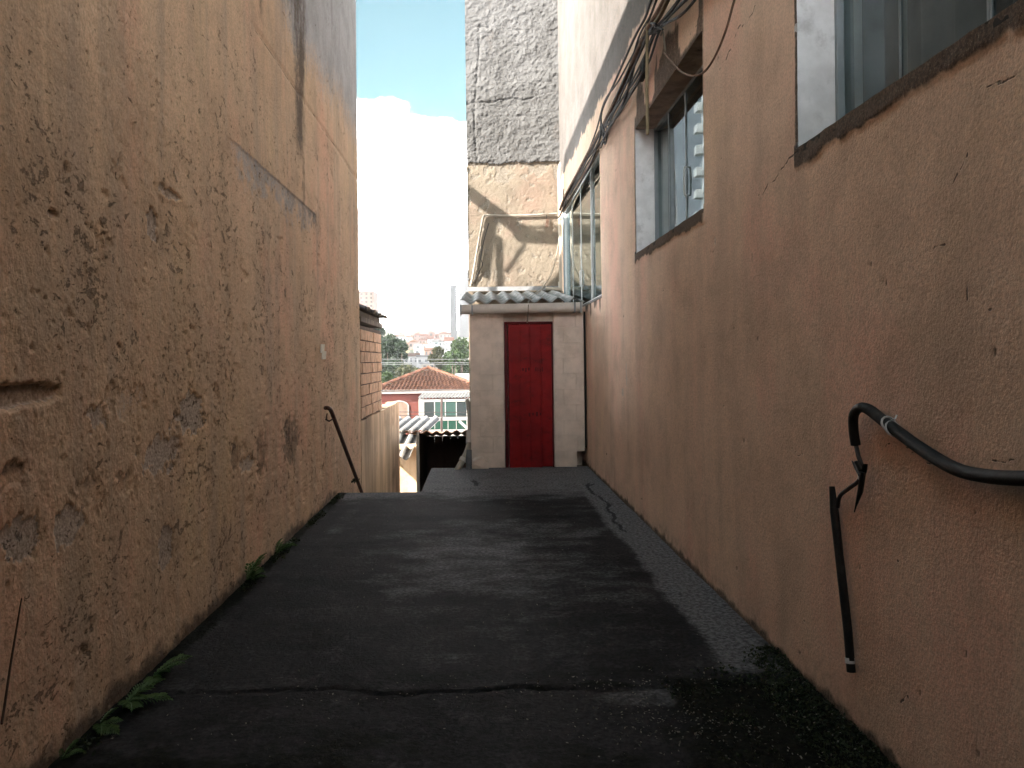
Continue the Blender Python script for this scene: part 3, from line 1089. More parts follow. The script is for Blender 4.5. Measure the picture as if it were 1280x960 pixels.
# pleated curtain in the near window
ys = np.linspace(1.5, 3.45, 160)
def cur(U, V):
    return 1.95 + .03 * np.sin(U * 38 + np.sin(U * 7) * 2), U, V, {}
sheet('curtain', ys, np.array([2.3, 3.0, 3.6]), cur, M['curtain'], HB)

# added slab behind the camera, unseen: cuts sky light on the near end
MB().box(XL + .02, XR - .02, -7, 0.5, 3.0, 3.2).build('unseen_sky_blocker', M['conc'], HB)

MB().box(XL + .02, XR - .02, -7.1, -6.9, 0.0, 2.99).build('unseen_end_blocker', M['conc'], HB)  # added unseen end wall, shuts out low light from behind

# rear wing
WX0 = at(584, 250, YW).x
wz_grey = wx(640, 205)[1]


def wing_fn(U, V):
    x, z = U, V
    n1 = fbm(x * 9, z * 9, 215) - .5
    n2 = fbm(x * 30, z * 30, 216) - .5
    lo_ = fbm(x * 2.2, z * 2.2, 217) - .5
    zb = wz_grey + .08 * n1 + .09 * lo_
    grey = ss(-.01, .02, z - zb)
    d = grey * (.045 + .03 * lo_ + .045 * (fbm(x * 5, z * 6, 218) - .5) + .040 * (fbm(x * 13, z * 19, 219) - .5) * (.4 + 1.2 * fbm(x * 3, z * 3, 228)) + .030 * (fbm(x * 34, z * 40, 229) - .5))
    for zz in (5.95, 6.65, 7.2):                     # trowel laps in the render coat
        d = d - grey * .03 * (1 - ss(.0, .035, np.abs(z - zz + .3 * lo_ + .05 * n1))) * ss(.4, .6, fbm(x * 2, z * 0 + zz, 220))
    cx = .02 + .04 * n1 + .05 * np.sin(z * 2)
    d = d - grey * .018 * (1 - ss(.0, .035, np.abs(x - cx))) * ss(7.5, 6.9, z)
    low = 1 - grey
    rows = np.abs(((z - 2.7) / .62) % 1 - .5)
    jn = (1 - ss(0, .02, np.abs(rows - .5))) * low
    d = d - .004 * jn
    sp = ss(.60, .66, fbm(x * 9, z * 8, 221) + .13 * ss(zb - .6, zb - .05, z) - .04) * low
    d = d - .009 * sp + .010 * n2 * low + .006 * n1 * low
    dirt = .55 * ss(-.10, -.01, z - zb) * low * ss(.3, .6, fbm(x * 4, z * 0, 222) + .1) + .45 * jn * ss(.35, .6, fbm(x * 3, z * 3, 224))
    dirt = np.maximum(dirt, .35 * sp * ss(.5, .7, fbm(x * 20, z * 20, 223)))
    dirt = np.maximum(dirt, .5 * grey * ss(.62, .8, fbm(x * 2.4, z * 1.2, 231)))
    return x, YW - d, z, {'spall': .8 * sp, 'dirt': dirt, 'grey': grey}


sheet('wing_wall', np.arange(WX0, XR + .02, .011), np.concatenate([np.arange(-2.6, 2.4, .2), np.arange(2.4, R_TOP, .0125)]), wing_fn, M['wing'], HB)
MB().box(WX0 + .002, XR + .02, YW + .03, 17.78, -2.6, R_TOP - .3).build('wing_core', M['conc'], HB)

# ------------------------------------------------------------------ red-door shed
sx0 = at(588, 480, YD).x
SH = empty('shed', ((sx0 + XR) / 2, YD, 0), 'small blockwork shed with red door and corrugated roof at the driveway end', 'shed')
dx0, dx1 = at(631, 480, YD).x, at(691.5, 480, YD).x
dz1 = at(660, 402, YD).z
sz1 = 2.10
hx0, hz0, hz1 = at(721, 575, YD).x, 0.035, at(726, 563, YD).z
XE = XR - .035
mb = MB()
mb.box(sx0 + .01, dx0, YD + .05, YW - .06, -.02, sz1)
mb.box(dx1, hx0, YD + .05, YW - .06, -.02, sz1)
mb.box(hx0, XE, YD + .05, YW - .06, hz1, sz1)
mb.box(dx0, dx1, YD + .09, YW - .06, dz1, sz1)
mb.box(dx0, dx1, YD + .25, YW - .06, -.02, dz1)
mb.box(hx0, XE, YD + .3, YW - .06, -.02, hz1)
mb.build('wall', M['mortar'], SH)
cz = .0
row = 0
bh = .2085
while cz < dz1 - .05:
    z0, z1 = cz + .004, min(cz + bh, sz1) - .004
    for a, b in ((sx0, dx0 - .012), (dx1 + .012, XE)):
        cut = [a]
        first = .30 if (row % 2) else .13
        x = a + first
        while x < b - .09:
            cut.append(x)
            x += .40
        cut.append(b)
        for u, v in zip(cut[:-1], cut[1:]):
            if row == 0 and v > hx0:
                v = hx0
                if u > v - .05:
                    continue
            j = rnd.uniform(-.0015, .0015)
            MB().box(u + .001, v - .001, YD + .0 + j, YD + .06, z0 - .0036, z1 + .0036).build('concrete_block', M['block'], SH, bevel=.0025)
    cz += bh
    row += 1
for u, v in ((sx0, .16), (.168, .62), (.628, 1.02), (1.028, XE)):
    MB().box(u + .004, v - .004, YD + rnd.uniform(-.003, .003), YD + .08, max(dz1 + .012, cz + .004), sz1).build('concrete_block', M['block'], SH, bevel=.0025)
# rendered lump at the left foot
lump = MB()
pts = []
cx0 = at(600, 585, YD).x
for i in range(9):
    a = math.pi * i / 8
    pts.append((cx0 + .11 * math.cos(a) * (1 + .2 * rnd.random()), .16 * math.sin(a) ** .7))
vs = [(x, YD - .07 - .03 * rnd.random(), max(z, -.01) * .85) for x, z in pts] + [(x * 1, YD + .01, max(z, -.01)) for x, z in pts]
n = len(pts)
lump.add(vs, [tuple(range(n - 1, -1, -1))] + [(i, i + 1, n + i + 1, n + i) for i in range(n - 1)])
lump.build('plaster_lump', M['block'], SH)
# door
dr = MB()
dr.box(dx0, dx0 + .04, YD - .012, YD + .07, 0.0, dz1)
dr.box(dx1 - .018, dx1, YD - .012, YD + .07, 0.0, dz1)
dr.box(dx0 + .04, dx1 - .018, YD - .012, YD + .07, dz1 - .03, dz1)
door = dr.build('door', M['doorframe'], SH, bevel=.004)
lx0, lx1 = dx0 + .05, dx1 - .018
xs = [lx0]
for f_ in (.27, .50, .76, 1.0):
    xs.append(lx0 + (lx1 - lx0) * f_)
for i in range(4):
    a, b = xs[i], xs[i + 1]
    yb = YD - (.022 if i == 0 else .012)
    MB().box(a + .002, b - .002, yb, yb + .03, -.025 + .012 * i, dz1 - .034).build('door_panel', M['door'], door, bevel=.005)
for x in xs[1:-1]:
    MB().box(x - .005, x + .005, YD - .026, YD - .005, .01, dz1 - .036).build('door_rib', M['door'], door, bevel=.003)
for (z0, xa, xb) in ((1.28, .25, .52), (1.28, .62, .82), (.68, .45, .8)):
    for q in range(4):
        u0 = lx0 + (lx1 - lx0) * (xa + (xb - xa) * q / 4)
        hh = rnd.uniform(.02, .05)
        MB().box(u0, u0 + rnd.uniform(.012, .026), YD - .0145, YD - .010, z0 + rnd.uniform(0, .02), z0 + .02 + hh).build('vent_slot', M['doorframe'], door)
# roof
def corr(name, x0, x1, ye, yb, ze, zb, pitch, amp, mat, parent, th=.008, ph=0.0, nx=10, ny=8, sag=0.0, curl=None):
    nxs = int((x1 - x0) / pitch * nx) + 1
    xs_ = np.linspace(x0, x1, nxs)
    vs_, fs_ = [], []
    for j in range(ny + 1):
        t_ = j / ny
        for x in xs_:
            z = ze + (zb - ze) * t_ + amp * math.sin(2 * math.pi * (x - x0) / pitch + ph) - sag * 4 * t_ * (1 - t_)
            if curl:
                z += curl(x, t_)
            vs_.append((x, ye + (yb - ye) * t_, z))
    for j in range(ny):
        for i in range(nxs - 1):
            a = j * nxs + i
            fs_.append((a, a + 1, a + 1 + nxs, a + nxs))
    o = MB().add(vs_, fs_).build(name, mat, parent, True)
    sm = o.modifiers.new('thick', 'SOLIDIFY')
    sm.thickness = th
    sm.offset = 0
    return o


rze = at(650, 377, YD - .18).z
rzb = at(650, 366, YW - .05).z
ex0 = at(576, 377, YD - .18).x
for i, (a, b) in enumerate(((ex0, .55), (.50, 1.405))):
    corr('roof_sheet', a, b, YD - .2 + .015 * i, YW - .06, rze + .013 * i, rzb + .013 * i, .212, .030, M['fibre'], SH, .009, 1.0 + (a - ex0) / .212 * 2 * math.pi)
MB().box(WX0 - .01, 1.38, YW - .10, YW - .075, rzb + .035, rzb + .105).build('flashing', M['zinc'], SH)
# gutter: half round trough
gz, gy = at(650, 386, YD - .17).z, YD - .18
gx0, gx1 = at(575, 386, gy).x, at(727, 386, gy).x
vs, fs = [], []
prof = [(-.075, .055), (-.082, .055), (-.080, .0), (-.06, -.045), (-.015, -.066), (.03, -.062), (.065, -.03), (.075, .05), (.068, .05), (.055, -.02), (.02, -.05), (-.015, -.055), (-.052, -.035), (-.070, .0)]
for x in (gx0, gx1):
    for (a, b) in prof:
        vs.append((x, gy + a, gz + b + .010 * (x - gx0)))
n = len(prof)
fs = [(i, (i + 1) % n, n + (i + 1) % n, n + i) for i in range(n)] + [tuple(range(n)), tuple(range(2 * n - 1, n - 1, -1))]
gut = MB().add(vs, fs).build('gutter', M['gutter'], SH, True)
for x in (gx0 + .012, gx0 + .16, gx1 - .1, gx1 - .02):
    MB().box(x - .012, x + .012, gy - .092, gy + .08, gz - .074 + .01 * (x - gx0), gz - .066 + .01 * (x - gx0)).build('gutter_bracket', M['zinc'], gut)
    MB().box(x - .012, x + .012, gy - .0905, gy - .0835, gz - .066 + .01 * (x - gx0), gz + .055 + .01 * (x - gx0)).build('gutter_bracket', M['zinc'], gut)
MB().tube([(XE + .012, YD - .02, 2.08), (XE + .014, YD - .02, 1.2), (XE + .010, YD - .02, .26)], .011, 6).build('thin_downpipe', M['black'], SH, True)

# ------------------------------------------------------------------ pipes and cables on the rear wall
yp = YW - .10
def pw(px, py, off=.10):
    return at(px, py, YW - off)


dp = empty('drain_pipe', pw(701, 366), 'pale vertical drainpipe in the corner above the shed roof', 'drainpipe')
MB().tube(spline([pw(712, 207, .03), pw(704, 203), pw(700.5, 210), pw(700, 225), pw(700.5, 260), pw(701, 300), pw(702, 340), pw(703, 364)], 6), .045, 12).build('pipe', M['pvc'], dp, True)
MB().tube([pw(700, 214), pw(700, 222)], .054, 12).build('coupling', M['pvc'], dp, True)
MB().tube([pw(701.6, 352), pw(702.2, 362)], .055, 12).build('coupling', M['pvc'], dp, True)
tag(MB().tube(spline([pw(682, 361, .14), pw(690, 361.5, .14), pw(702, 362, .15), pw(708, 366, .15)], 5), .034, 10).build('overflow_pipe', M['pvc'], None, True), 'short horizontal pipe stub above the shed roof by the corner', 'pipe')
tag(MB().tube(spline([pw(588, 358, .05), pw(591, 345, .05), pw(596, 315, .05), pw(602, 282, .05), pw(604, 272, .05), pw(608, 269, .05), pw(630, 269.5, .05), pw(660, 269, .05), pw(696, 267, .05)], 5), .019, 8).build('wall_conduit', M['cablew'], None, True), 'bent pale conduit crossing the sunlit beige wall above the shed', 'conduit')
tag(MB().tube(spline([pw(611, 279, .04), pw(605, 300, .04), pw(601, 322, .04), pw(603, 331, .035), pw(596, 345, .04), pw(590, 357, .04)], 5), .010, 6).build('loose_cable', M['cable'], None, True), 'dark loose cable hanging inside the bent pale conduit', 'cable')
tag(MB().tube(spline([pw(583.2, 208, .02), pw(582.2, 225, .02), pw(582.6, 260, .02), pw(583, 300, .02), pw(583, 344, .02), pw(586, 349, .02)], 5), .012, 6).build('corner_conduit', M['zinc'], None, True), 'thin grey conduit running down the left edge of the rear wall', 'conduit')
rt = empty('hanging_bracket', pw(683, 268), 'small rusty bracket hanging from the conduit on the beige wall', 'bracket')
MB().tube([pw(683, 267, .06), pw(683.4, 274, .06)], .006, 6).build('wire', M['cable'], rt, True)
MB().box(-.025, .025, -.006, .006, -.08, .07, Matrix.Translation(pw(684, 278.5, .06)) @ Matrix.Rotation(R(8), 4, 'Y')).build('plate', M['rust'], rt)

CG = 'cables strung along the right wall'
def rw(px, py, off=.05):
    return atx(px, py, XR - off)


tag(MB().tube(spline([rw(700, 262, .08), rw(707, 244, .08), rw(720, 220, .07), rw(738, 186, .06), rw(753, 159, .06), rw(782, 98, .07), rw(806, 44, .08), rw(822, 16, .08), rw(842, -22, .08), rw(900, -140, .08)], 6), .021, 8).build('rusty_conduit', M['rust'], None, True), 'thick rusty brown conduit climbing along the top of the right wall', 'conduit')
tag(MB().tube(spline([rw(809, 30, .09), rw(809, 60, .09), rw(808.5, 110, .09), rw(809.5, 168, .09)], 5), .013, 8).build('hanging_conduit', M['bamboo'], None, True), 'yellowish conduit hanging down beside the middle window', 'conduit')
tag(MB().tube(spline([rw(818, 30, .09), rw(826, 18, .1), rw(838, -6, .09), rw(860, -40, .09), rw(920, -160, .09)], 5), .017, 8).build('upper_conduit', M['bamboo'], None, True), 'yellowish conduit leading up from the cable knot', 'conduit')
runs = [
    [(700, 268), (712, 240), (735, 198), (756, 152), (778, 112), (800, 62), (812, 40), (830, 8), (850, -30), (900, -130)],
    [(702, 262), (716, 232), (742, 172), (756, 128), (772, 104), (790, 72), (806, 40), (822, -2), (850, -60)],
    [(704, 258), (726, 212), (748, 176), (752, 140), (766, 110), (792, 50), (806, 22), (815, 0), (840, -60)],
    [(704, 262), (730, 210), (752, 176), (772, 140), (792, 108), (804, 88), (812, 62), (818, 36), (840, 12), (862, -20), (910, -90)],
    [(753, 160), (770, 148), (785, 122), (801, 94), (806, 72), (822, 36), (846, 4), (864, -22), (915, -95)],
    [(756, 166), (776, 138), (796, 104), (802, 92), (812, 74), (826, 34), (856, 2), (876, -20), (930, -90)],
    [(752, 160), (757, 180), (762, 150), (775, 128), (788, 106), (800, 80), (822, 38), (850, 20), (868, 0), (890, -30)],
    [(698, 272), (714, 246), (736, 208), (752, 168), (774, 122), (796, 74), (815, 34), (836, 0), (850, -24), (905, -120)],
    [(706, 252), (722, 224), (744, 178), (760, 150), (783, 116), (799, 90), (817, 42), (846, 10), (872, -16), (930, -100)],
    [(753, 158), (764, 132), (786, 84), (800, 44), (812, 20), (824, -6), (850, -60)],
    [(816, 40), (803, 48), (797, 62), (790, 92), (777, 132), (760, 164), (751, 184)],
]
for i, rn in enumerate(runs):
    pts = [rw(a + rnd.uniform(-1, 1), b, .04 + .05 * rnd.random()) for a, b in rn]
    tag(MB().tube(spline(pts, 5), .0085 + .005 * rnd.random(), 6).build('wall_cable', M['cable'], None, True), 'thin dark cable in the tangle strung along the top of the right wall', 'cable', CG)
kn = MB()
for q in range(7):
    c = [rw(821 + rnd.uniform(-9, 9), 36 + rnd.uniform(-7, 7), .05 + .06 * rnd.random()) for _ in range(5)]
    kn.tube(spline(c, 5), .008, 6)
tag(kn.build('cable_knot', M['cable'], None, True), 'black knot of taped cables at the head of the hanging conduit', 'cable')
kn = MB()
for q in range(5):
    c = [rw(754 + rnd.uniform(-4, 4), 162 + rnd.uniform(-7, 7), .05 + .04 * rnd.random()) for _ in range(4)]
    kn.tube(spline(c, 5), .009, 6)
tag(kn.build('cable_splice', M['cable'], None, True), 'dark cable splice above the far end of the right wall', 'cable')
tag(MB().tube(spline([rw(803, 84, .06), rw(805, 92, .06), rw(802, 100, .06)], 3), .02, 7).build('tape_joint', M['black'], None, True), 'black taped cable joint left of the hanging conduit', 'cable')
tag(MB().tube(spline([rw(932, -40, .10), rw(918, 0, .10), rw(908, 36, .10), rw(895, 68, .10), rw(882, 88, .10), rw(868, 95, .09), rw(852, 90, .08), rw(838, 76, .07), rw(830, 66, .05)], 6), .0065, 6).build('looping_cable', M['rust'], None, True), 'brown cable drooping in a loop over the middle window', 'cable')
tag(MB().tube(spline([rw(826, 44, .05), rw(829, 40, .05), rw(831, 58, .05), rw(832, 67, .04)], 5), .007, 6).build('white_cable_end', M['cablew'], None, True), 'short white cable end hanging under the cable knot', 'cable')
tag(MB().tube(spline([rw(704, 236, .10), pw(703, 268, .12), pw(699, 300, .13), pw(690, 340, .16), pw(676, 363, .3)], 6) + spline([pw(676, 363, .3), at(664, 373, 11.2), at(660.5, 377, 10.2)], 5)[1:] + spline([at(660.5, 377, 10.2), at(660.5, 386, 10.09), at(659.5, 396, 10.2), at(659, 403, 10.33)], 5)[1:], .010, 6).build('drop_cable', M['cablew'], None, True), 'white cable dropping from the corner over the gutter to the red door', 'cable')

# ------------------------------------------------------------------ black hose and conduit on the near right wall
hs = empty('black_hose', rw(1200, 588), 'thick black hose sagging along the near right wall', 'hose')
hp = spline([rw(1069.5, 556, .03), rw(1067, 538, .04), rw(1067, 520, .045), rw(1074, 510, .05), rw(1086, 512, .045), rw(1112, 532, .035), rw(1150, 560, .035), rw(1190, 584, .035), rw(1225, 594, .035), rw(1280, 598, .035), rw(1400, 596, .035)], 8)
n = len(hp)
MB().tube(hp, [.0175 if i < 24 else (.0175 + (.0205 - .0175) * min(1, (i - 24) / 10)) for i in range(n)], 12).build('hose', M['black'], hs, True)
tw = MB()
for (a, b) in ((1111, 530), (1116, 536)):
    p = rw(a, b, .035)
    tw.tube([p + Vector((.024 * math.cos(g), .0, .0)) * 1 + Vector((0, .012 * math.sin(g), .024 * math.sin(g))) for g in np.linspace(0, 2 * math.pi, 14)], .004, 6, False)
tw.tube([rw(1113, 526, .06), rw(1119, 523, .07), rw(1121, 519, .06)], .003, 5)
tw.build('wire_tie', M['clip'], hs, True)
tag(MB().tube(spline([rw(1070, 556, .03), rw(1073, 570, .04), rw(1077, 584, .04), rw(1074, 600, .04), rw(1062, 610, .04), rw(1050, 620, .035), rw(1047, 634, .03)], 6), .008, 7).build('inner_cable', M['cable'], None, True), 'thin black cable joining the hose to the upright black conduit', 'cable')
fy_ = MB()
for c in ([(1078, 590), (1075, 612), (1068, 640)], [(1079, 590), (1076, 615), (1069, 636)], [(1076, 594), (1070, 584), (1065, 576)], [(1080, 590), (1082, 580), (1080, 582)], [(1076, 588), (1071, 578), (1068, 577)]):
    fy_.tube([rw(a, b, .035 + .02 * rnd.random()) for a, b in c], [.010, .008, .002], 6)
fo = fy_.build('taped_splice', M['black'], None, True)
tag(fo, 'ragged black taped splice with pointed ends on the right wall', 'cable')
MB().tube([rw(1077, 593, .04), rw(1076.5, 599, .04)], .0125, 9).build('white_tie', M['clip'], fo, True)
cdt = empty('black_conduit', rw(1055, 740), 'upright black conduit clipped to the near right wall', 'conduit')
MB().tube([rw(1040, 608, .025), rw(1043, 640, .025), rw(1052, 720, .025), rw(1060, 790, .025), rw(1064, 840, .025)], [.011, .0165, .0165, .0165, .0165], 10).build('tube', M['black'], cdt, True)
MB().tube([rw(1062.2, 822, .025), rw(1062.9, 829, .025)], .0185, 10).build('clip', M['clip'], cdt, True)

# ------------------------------------------------------------------ things on the left wall
hr = empty('handrail', atx(420, 540, XL + .07), 'brown metal handrail sloping down the left wall to the steps', 'handrail')
lw = lambda px, py, off=.07: atx(px, py, XL + off)
MB().tube(spline([lw(407, 510, .02), lw(410, 510, .07), lw(413.5, 513, .08), lw(418, 524, .08), lw(434, 567, .08), lw(452, 615, .08), lw(470, 664, .08)], 6), .021, 9).build('rail', M['rail'], hr, True)
MB().tube(spline([lw(416.5, 523, .08), lw(412, 526, .05), lw(407, 524, .01)], 4), .008, 6).build('bracket', M['rail'], hr, True)
MB().tube(spline([lw(409, 517, .03), lw(408, 524, .03), lw(412, 527, .06)], 4), .006, 6).build('bracket', M['rail'], hr, True)
pp = MB()
for (a, b, c, d) in ((402.6, 430, 407.4, 441), (404.2, 438.6, 409.4, 449)):
    p, q = lw(a, b, .03), lw(c, d, .035)
    pp.hexa([(XL + .012, p.y, q.z), (XL + .012, q.y, q.z), (XL + .018, q.y, q.z), (XL + .020, p.y, q.z), (XL + .016, p.y, p.z), (XL + .02, q.y, p.z), (XL + .026, q.y, p.z), (XL + .022, p.y, p.z)])
tag(pp.build('paper_scrap', M['paper']), 'torn pale paper scrap stuck high on the left wall', 'paper')
tag(MB().tube([lw(27, 748, .02), lw(22, 778, .03), lw(14, 826, .04), lw(6, 880, .05), lw(2, 905, .07)], [.002, .003, .0035, .004, .004], 6).build('twig', M['twig'], None, True), 'thin brown twig leaning against the near left wall', 'twig')


def frond_mesh(L, w, n=13, droop=.5, sd=0):
    r = random.Random(sd)
    v, f, tone = [], [], []
    pr = None
    for i in range(n + 1):
        t = i / n
        p = Vector((L * t * (1 - .1 * t), 0, L * (.55 * t - droop * t * t)))
        if i:
            for s in (-1, 1):
                ln = w * math.sin(math.pi * min(1, .12 + t * .9)) * (.85 + .3 * r.random())
                dirv = Vector((.55, s, -.15 + .2 * r.random())).normalized()
                b = len(v)
                wd = L / n * .48
                v += [p - Vector((wd, 0, 0)), p + dirv * ln * .55 + Vector((-wd * .9, 0, .01)), p + dirv * ln, p + dirv * ln * .5 + Vector((wd * .8, 0, 0))]
                f.append((b, b + 1, b + 2, b + 3))
                tone += [r.random()] * 4
            b = len(v)
            v += [pr + Vector((0, -.0018, 0)), pr + Vector((0, .0018, 0)), p + Vector((0, .0015, 0)), p + Vector((0, -.0015, 0))]
            f.append((b, b + 1, b + 2, b + 3))
            tone += [.9] * 4
        pr = p
    me = bpy.data.meshes.new('frond')
    me.from_pydata([tuple(q) for q in v], [], f)
    a = me.attributes.new('tone', 'FLOAT', 'POINT')
    a.data.foreach_set('value', tone)
    me.update()
    return me


fm = [frond_mesh(.22, .055, 14, .45, i) for i in range(4)]
FP = [((190, 848), 5, .9, 'low fern with two long fronds at the foot of the left wall'),
      ((155, 885), 6, .85, 'fern with star shaped leaves below the longer fern at the left wall'),
      ((118, 910), 4, .6, 'small dark fern lowest on the left beside the wall'),
      ((306, 728), 12, .9, 'green grassy tuft at the foot of the left wall halfway along'),
      ((338, 694), 10, .75, 'dark weed tuft farthest along the foot of the left wall'),
      ((70, 950), 4, .5, 'tiny weed in the bottom left corner by the wall')]
for i, ((a, b), nf, sc, lab) in enumerate(FP):
    p = atz(a, b)
    p.x = max(p.x, XL + .02)
    e = empty('fern' if i < 3 else 'weed_tuft', p, lab, 'plant')
    for q in range(nf):
        o = bpy.data.objects.new('frond', fm[q % 4])
        COL.objects.link(o)
        if not fm[q % 4].materials:
            fm[q % 4].materials.append(M['fern'])
        o.parent = e
        ang = R(-80 + 160 * (q + .3 + .4 * rnd.random()) / nf)
        k_ = 1.05 * sc * rnd.uniform(.6, 1.2)
        o.rotation_euler = (rnd.uniform(-.3, .3), rnd.uniform(-.9, -.2) if i > 2 else rnd.uniform(-.35, .1), ang)
        o.scale = (k_, k_ * (.5 if i > 2 else 1), k_)
        o.location = (0, rnd.uniform(-.03, .03), .0)


# moss and low weeds in the right corner: uncountable
def scatter_leaves(name, pts, size, mat, kind=None, seed=1, up=.6):
    r = np.random.RandomState(seed)
    n_ = len(pts)
    nrm = r.normal(size=(n_, 3))
    nrm[:, 2] += up
    nrm /= np.linalg.norm(nrm, axis=1)[:, None]
    t = np.cross(nrm, r.normal(size=(n_, 3)))
    t /= np.linalg.norm(t, axis=1)[:, None] + 1e-9
    b = np.cross(nrm, t)
    s = size * (.6 + .8 * r.rand(n_))[:, None]
    v = np.stack([pts - t * s, pts - b * s * .55, pts + t * s, pts + b * s * .55], 1).reshape(-1, 3)
    me = bpy.data.meshes.new(name)
    me.vertices.add(len(v))
    me.vertices.foreach_set('co', v.astype(np.float32).ravel())
    me.loops.add(n_ * 4)
    me.loops.foreach_set('vertex_index', np.arange(n_ * 4, dtype=np.int32))
    me.polygons.add(n_)
    me.polygons.foreach_set('loop_start', (np.arange(n_) * 4).astype(np.int32))
    me.polygons.foreach_set('loop_total', np.full(n_, 4, np.int32))
    me.update(calc_edges=True)
    a = me.attributes.new('tone', 'FLOAT', 'POINT')
    a.data.foreach_set('value', np.repeat(r.rand(n_), 4).astype(np.float32))
    return me


r2 = np.random.RandomState(5)
P = []
while len(P) < 7000:
    x, y = r2.uniform(.55, XR, 400), r2.uniform(2.1, 3.85, 400)
    dens = ss(.75, 1.3, x + .5 * (fbm(x * 4, y * 4, 91) - .5)) * ss(3.72, 3.4, y + .3 * (fbm(x * 5, y * 5, 92) - .5) - .12 * ss(1.2, 1.4, x) * 3)
    ok = r2.rand(400) < dens * ss(.38, .62, fbm(x * 9, y * 9, 96) + .22 * ss(1.15, 1.4, x))
    h = .035 * fbm(x * 7, y * 7, 93) * ss(.8, 1.35, x)
    P += list(np.stack([x, y, .004 + h * r2.rand(400)], 1)[ok])
P = np.array(P[:7000])
tag(link('moss', scatter_leaves('moss', P, .0075, M['mossl'], seed=3), M['mossl']), kind='stuff')
P = []
for i in range(3000):
    y = r2.uniform(2.3, 9.8)
    x = -1.54 + abs(r2.normal(0, .035))
    if fbm(np.array(y * 2.3), np.array(.5), 95) > .5:
        P.append((x, y, .004 + .03 * r2.rand()))
tag(link('weeds', scatter_leaves('weeds', np.array(P), .011, M['mossl'], seed=4), M['mossl']), kind='stuff')
# dry bits lying about
P = []
for i in range(420):
    y = 2.4 + 7 * r2.rand() ** 2.2
    x = r2.uniform(XL + .05, XR - .05)
    P.append((x, y, .009))
for cx, cy, sx, sy, n_ in ((.75, 3.02, .22, .12, 320), (.55, 3.42, .5, .06, 140), (-.35, 3.3, .5, .05, 60), (1.1, 3.1, .2, .3, 180), (1.2, 4.1, .12, .5, 30)):
    for i in range(n_):
        P.append((min(XR - .03, cx + sx * r2.normal()), cy + sy * r2.normal(), .012 + .02 * r2.rand()))
deb = scatter_leaves('litter', np.array(P), .0052, M['debris'], seed=6, up=2.0)
tag(link('litter', deb, M['debris']), kind='stuff')

# ------------------------------------------------------------------ beyond the wall: low wall, brick lean-to
LWZ = .66
lwl = MB()
y0, y1 = L_END + .03, at(498, 503, 15.0).y
pts_t = np.linspace(y0, y1, 30)
for a, b in zip(pts_t[:-1], pts_t[1:]):
    za, zb_ = LWZ + .02 * (rnd.random() - .5), LWZ + .02 * (rnd.random() - .5)
    lwl.hexa([(XL - .2, a, -2.5), (XL, a, -2.5), (XL, b, -2.5), (XL - .2, b, -2.5), (XL - .2, a, za), (XL, a, za), (XL, b, za), (XL - .2, b, za)])
tag(lwl.build('low_wall', M['lowwall']), 'low streaked peach wall below the orange bricks', 'wall')
y2 = at(498, 560, 17).y
p0, p1 = at(492, 560, 17), at(524, 560, 17)
tag(MB().box(p0.x, p1.x, 17, 17.2, -2.8, at(510, 556, 17).z).build('passage_wall', M['lowwall']), 'short peach wall lower down the passage under the sheet roof', 'wall')
BH = empty('brick_lean_to', (XL - .5, 11.3, LWZ), 'lean-to of bare orange hollow bricks with dark overhanging roof on the low wall', 'building')
by1 = atx(477, 450, XL).y
MB().box(XL - .9, XL - .012, L_END + .05, by1 - .012, LWZ + .012, 1.93).build('mortar_core', M['rawmortar'], BH)
bz = LWZ + .02
row = 0
bh = .150
brick_me = {}
while bz + bh < 1.97:
    y = L_END + .04 + (0 if row % 2 else -.17)
    while y < by1 - .02:
        a, b = max(y, L_END + .035), min(y + .32, by1)
        if b - a > .06:
            MB().box(XL - .14, XL + rnd.uniform(-.006, .008), a + .012, b - .008, bz + .010 + rnd.uniform(-.004, .004), bz + bh - .004).build('brick', M['brick'], BH, bevel=.005)
        y += .32
    # end-wall bricks (facing the valley)
    bz += bh
    row += 1
MB().box(XL - .9, XL + .02, L_END + .03, by1 + .02, 1.975, 2.05).build('wall_plate', M['timber'], BH, bevel=.01)
MB().box(XL - .9, XL - .01, L_END + .03, by1 - .03, 2.055, 2.13).build('wall_plate', M['timber'], BH, bevel=.01)
for q in range(4):
    yy = L_END + .3 + q * .62
    MB().box(XL - .9, XL + .09, yy, yy + .06, 2.135, 2.185).build('rafter', M['timber'], BH)
ev = at(483, 393, 12.6)
vs, fs = [], []
nyb = 60
for i in range(nyb + 1):
    y = L_END + .02 + (12.75 - L_END) * i / nyb
    w_ = .022 * math.sin(2 * math.pi * y / .18)
    vs += [(ev.x + .01 * rnd.random(), y, 2.165 + w_), (XL - .3, y, 2.30 + w_), (XL - 1.2, y, 2.62 + w_)]
for i in range(nyb):
    for c in range(2):
        a = i * 3 + c
        fs.append((a, a + 3, a + 4, a + 1))
ro = MB().add(vs, fs).build('roof_sheet', M['slate'], BH, True)
so = ro.modifiers.new('thick', 'SOLIDIFY')
so.thickness = .012

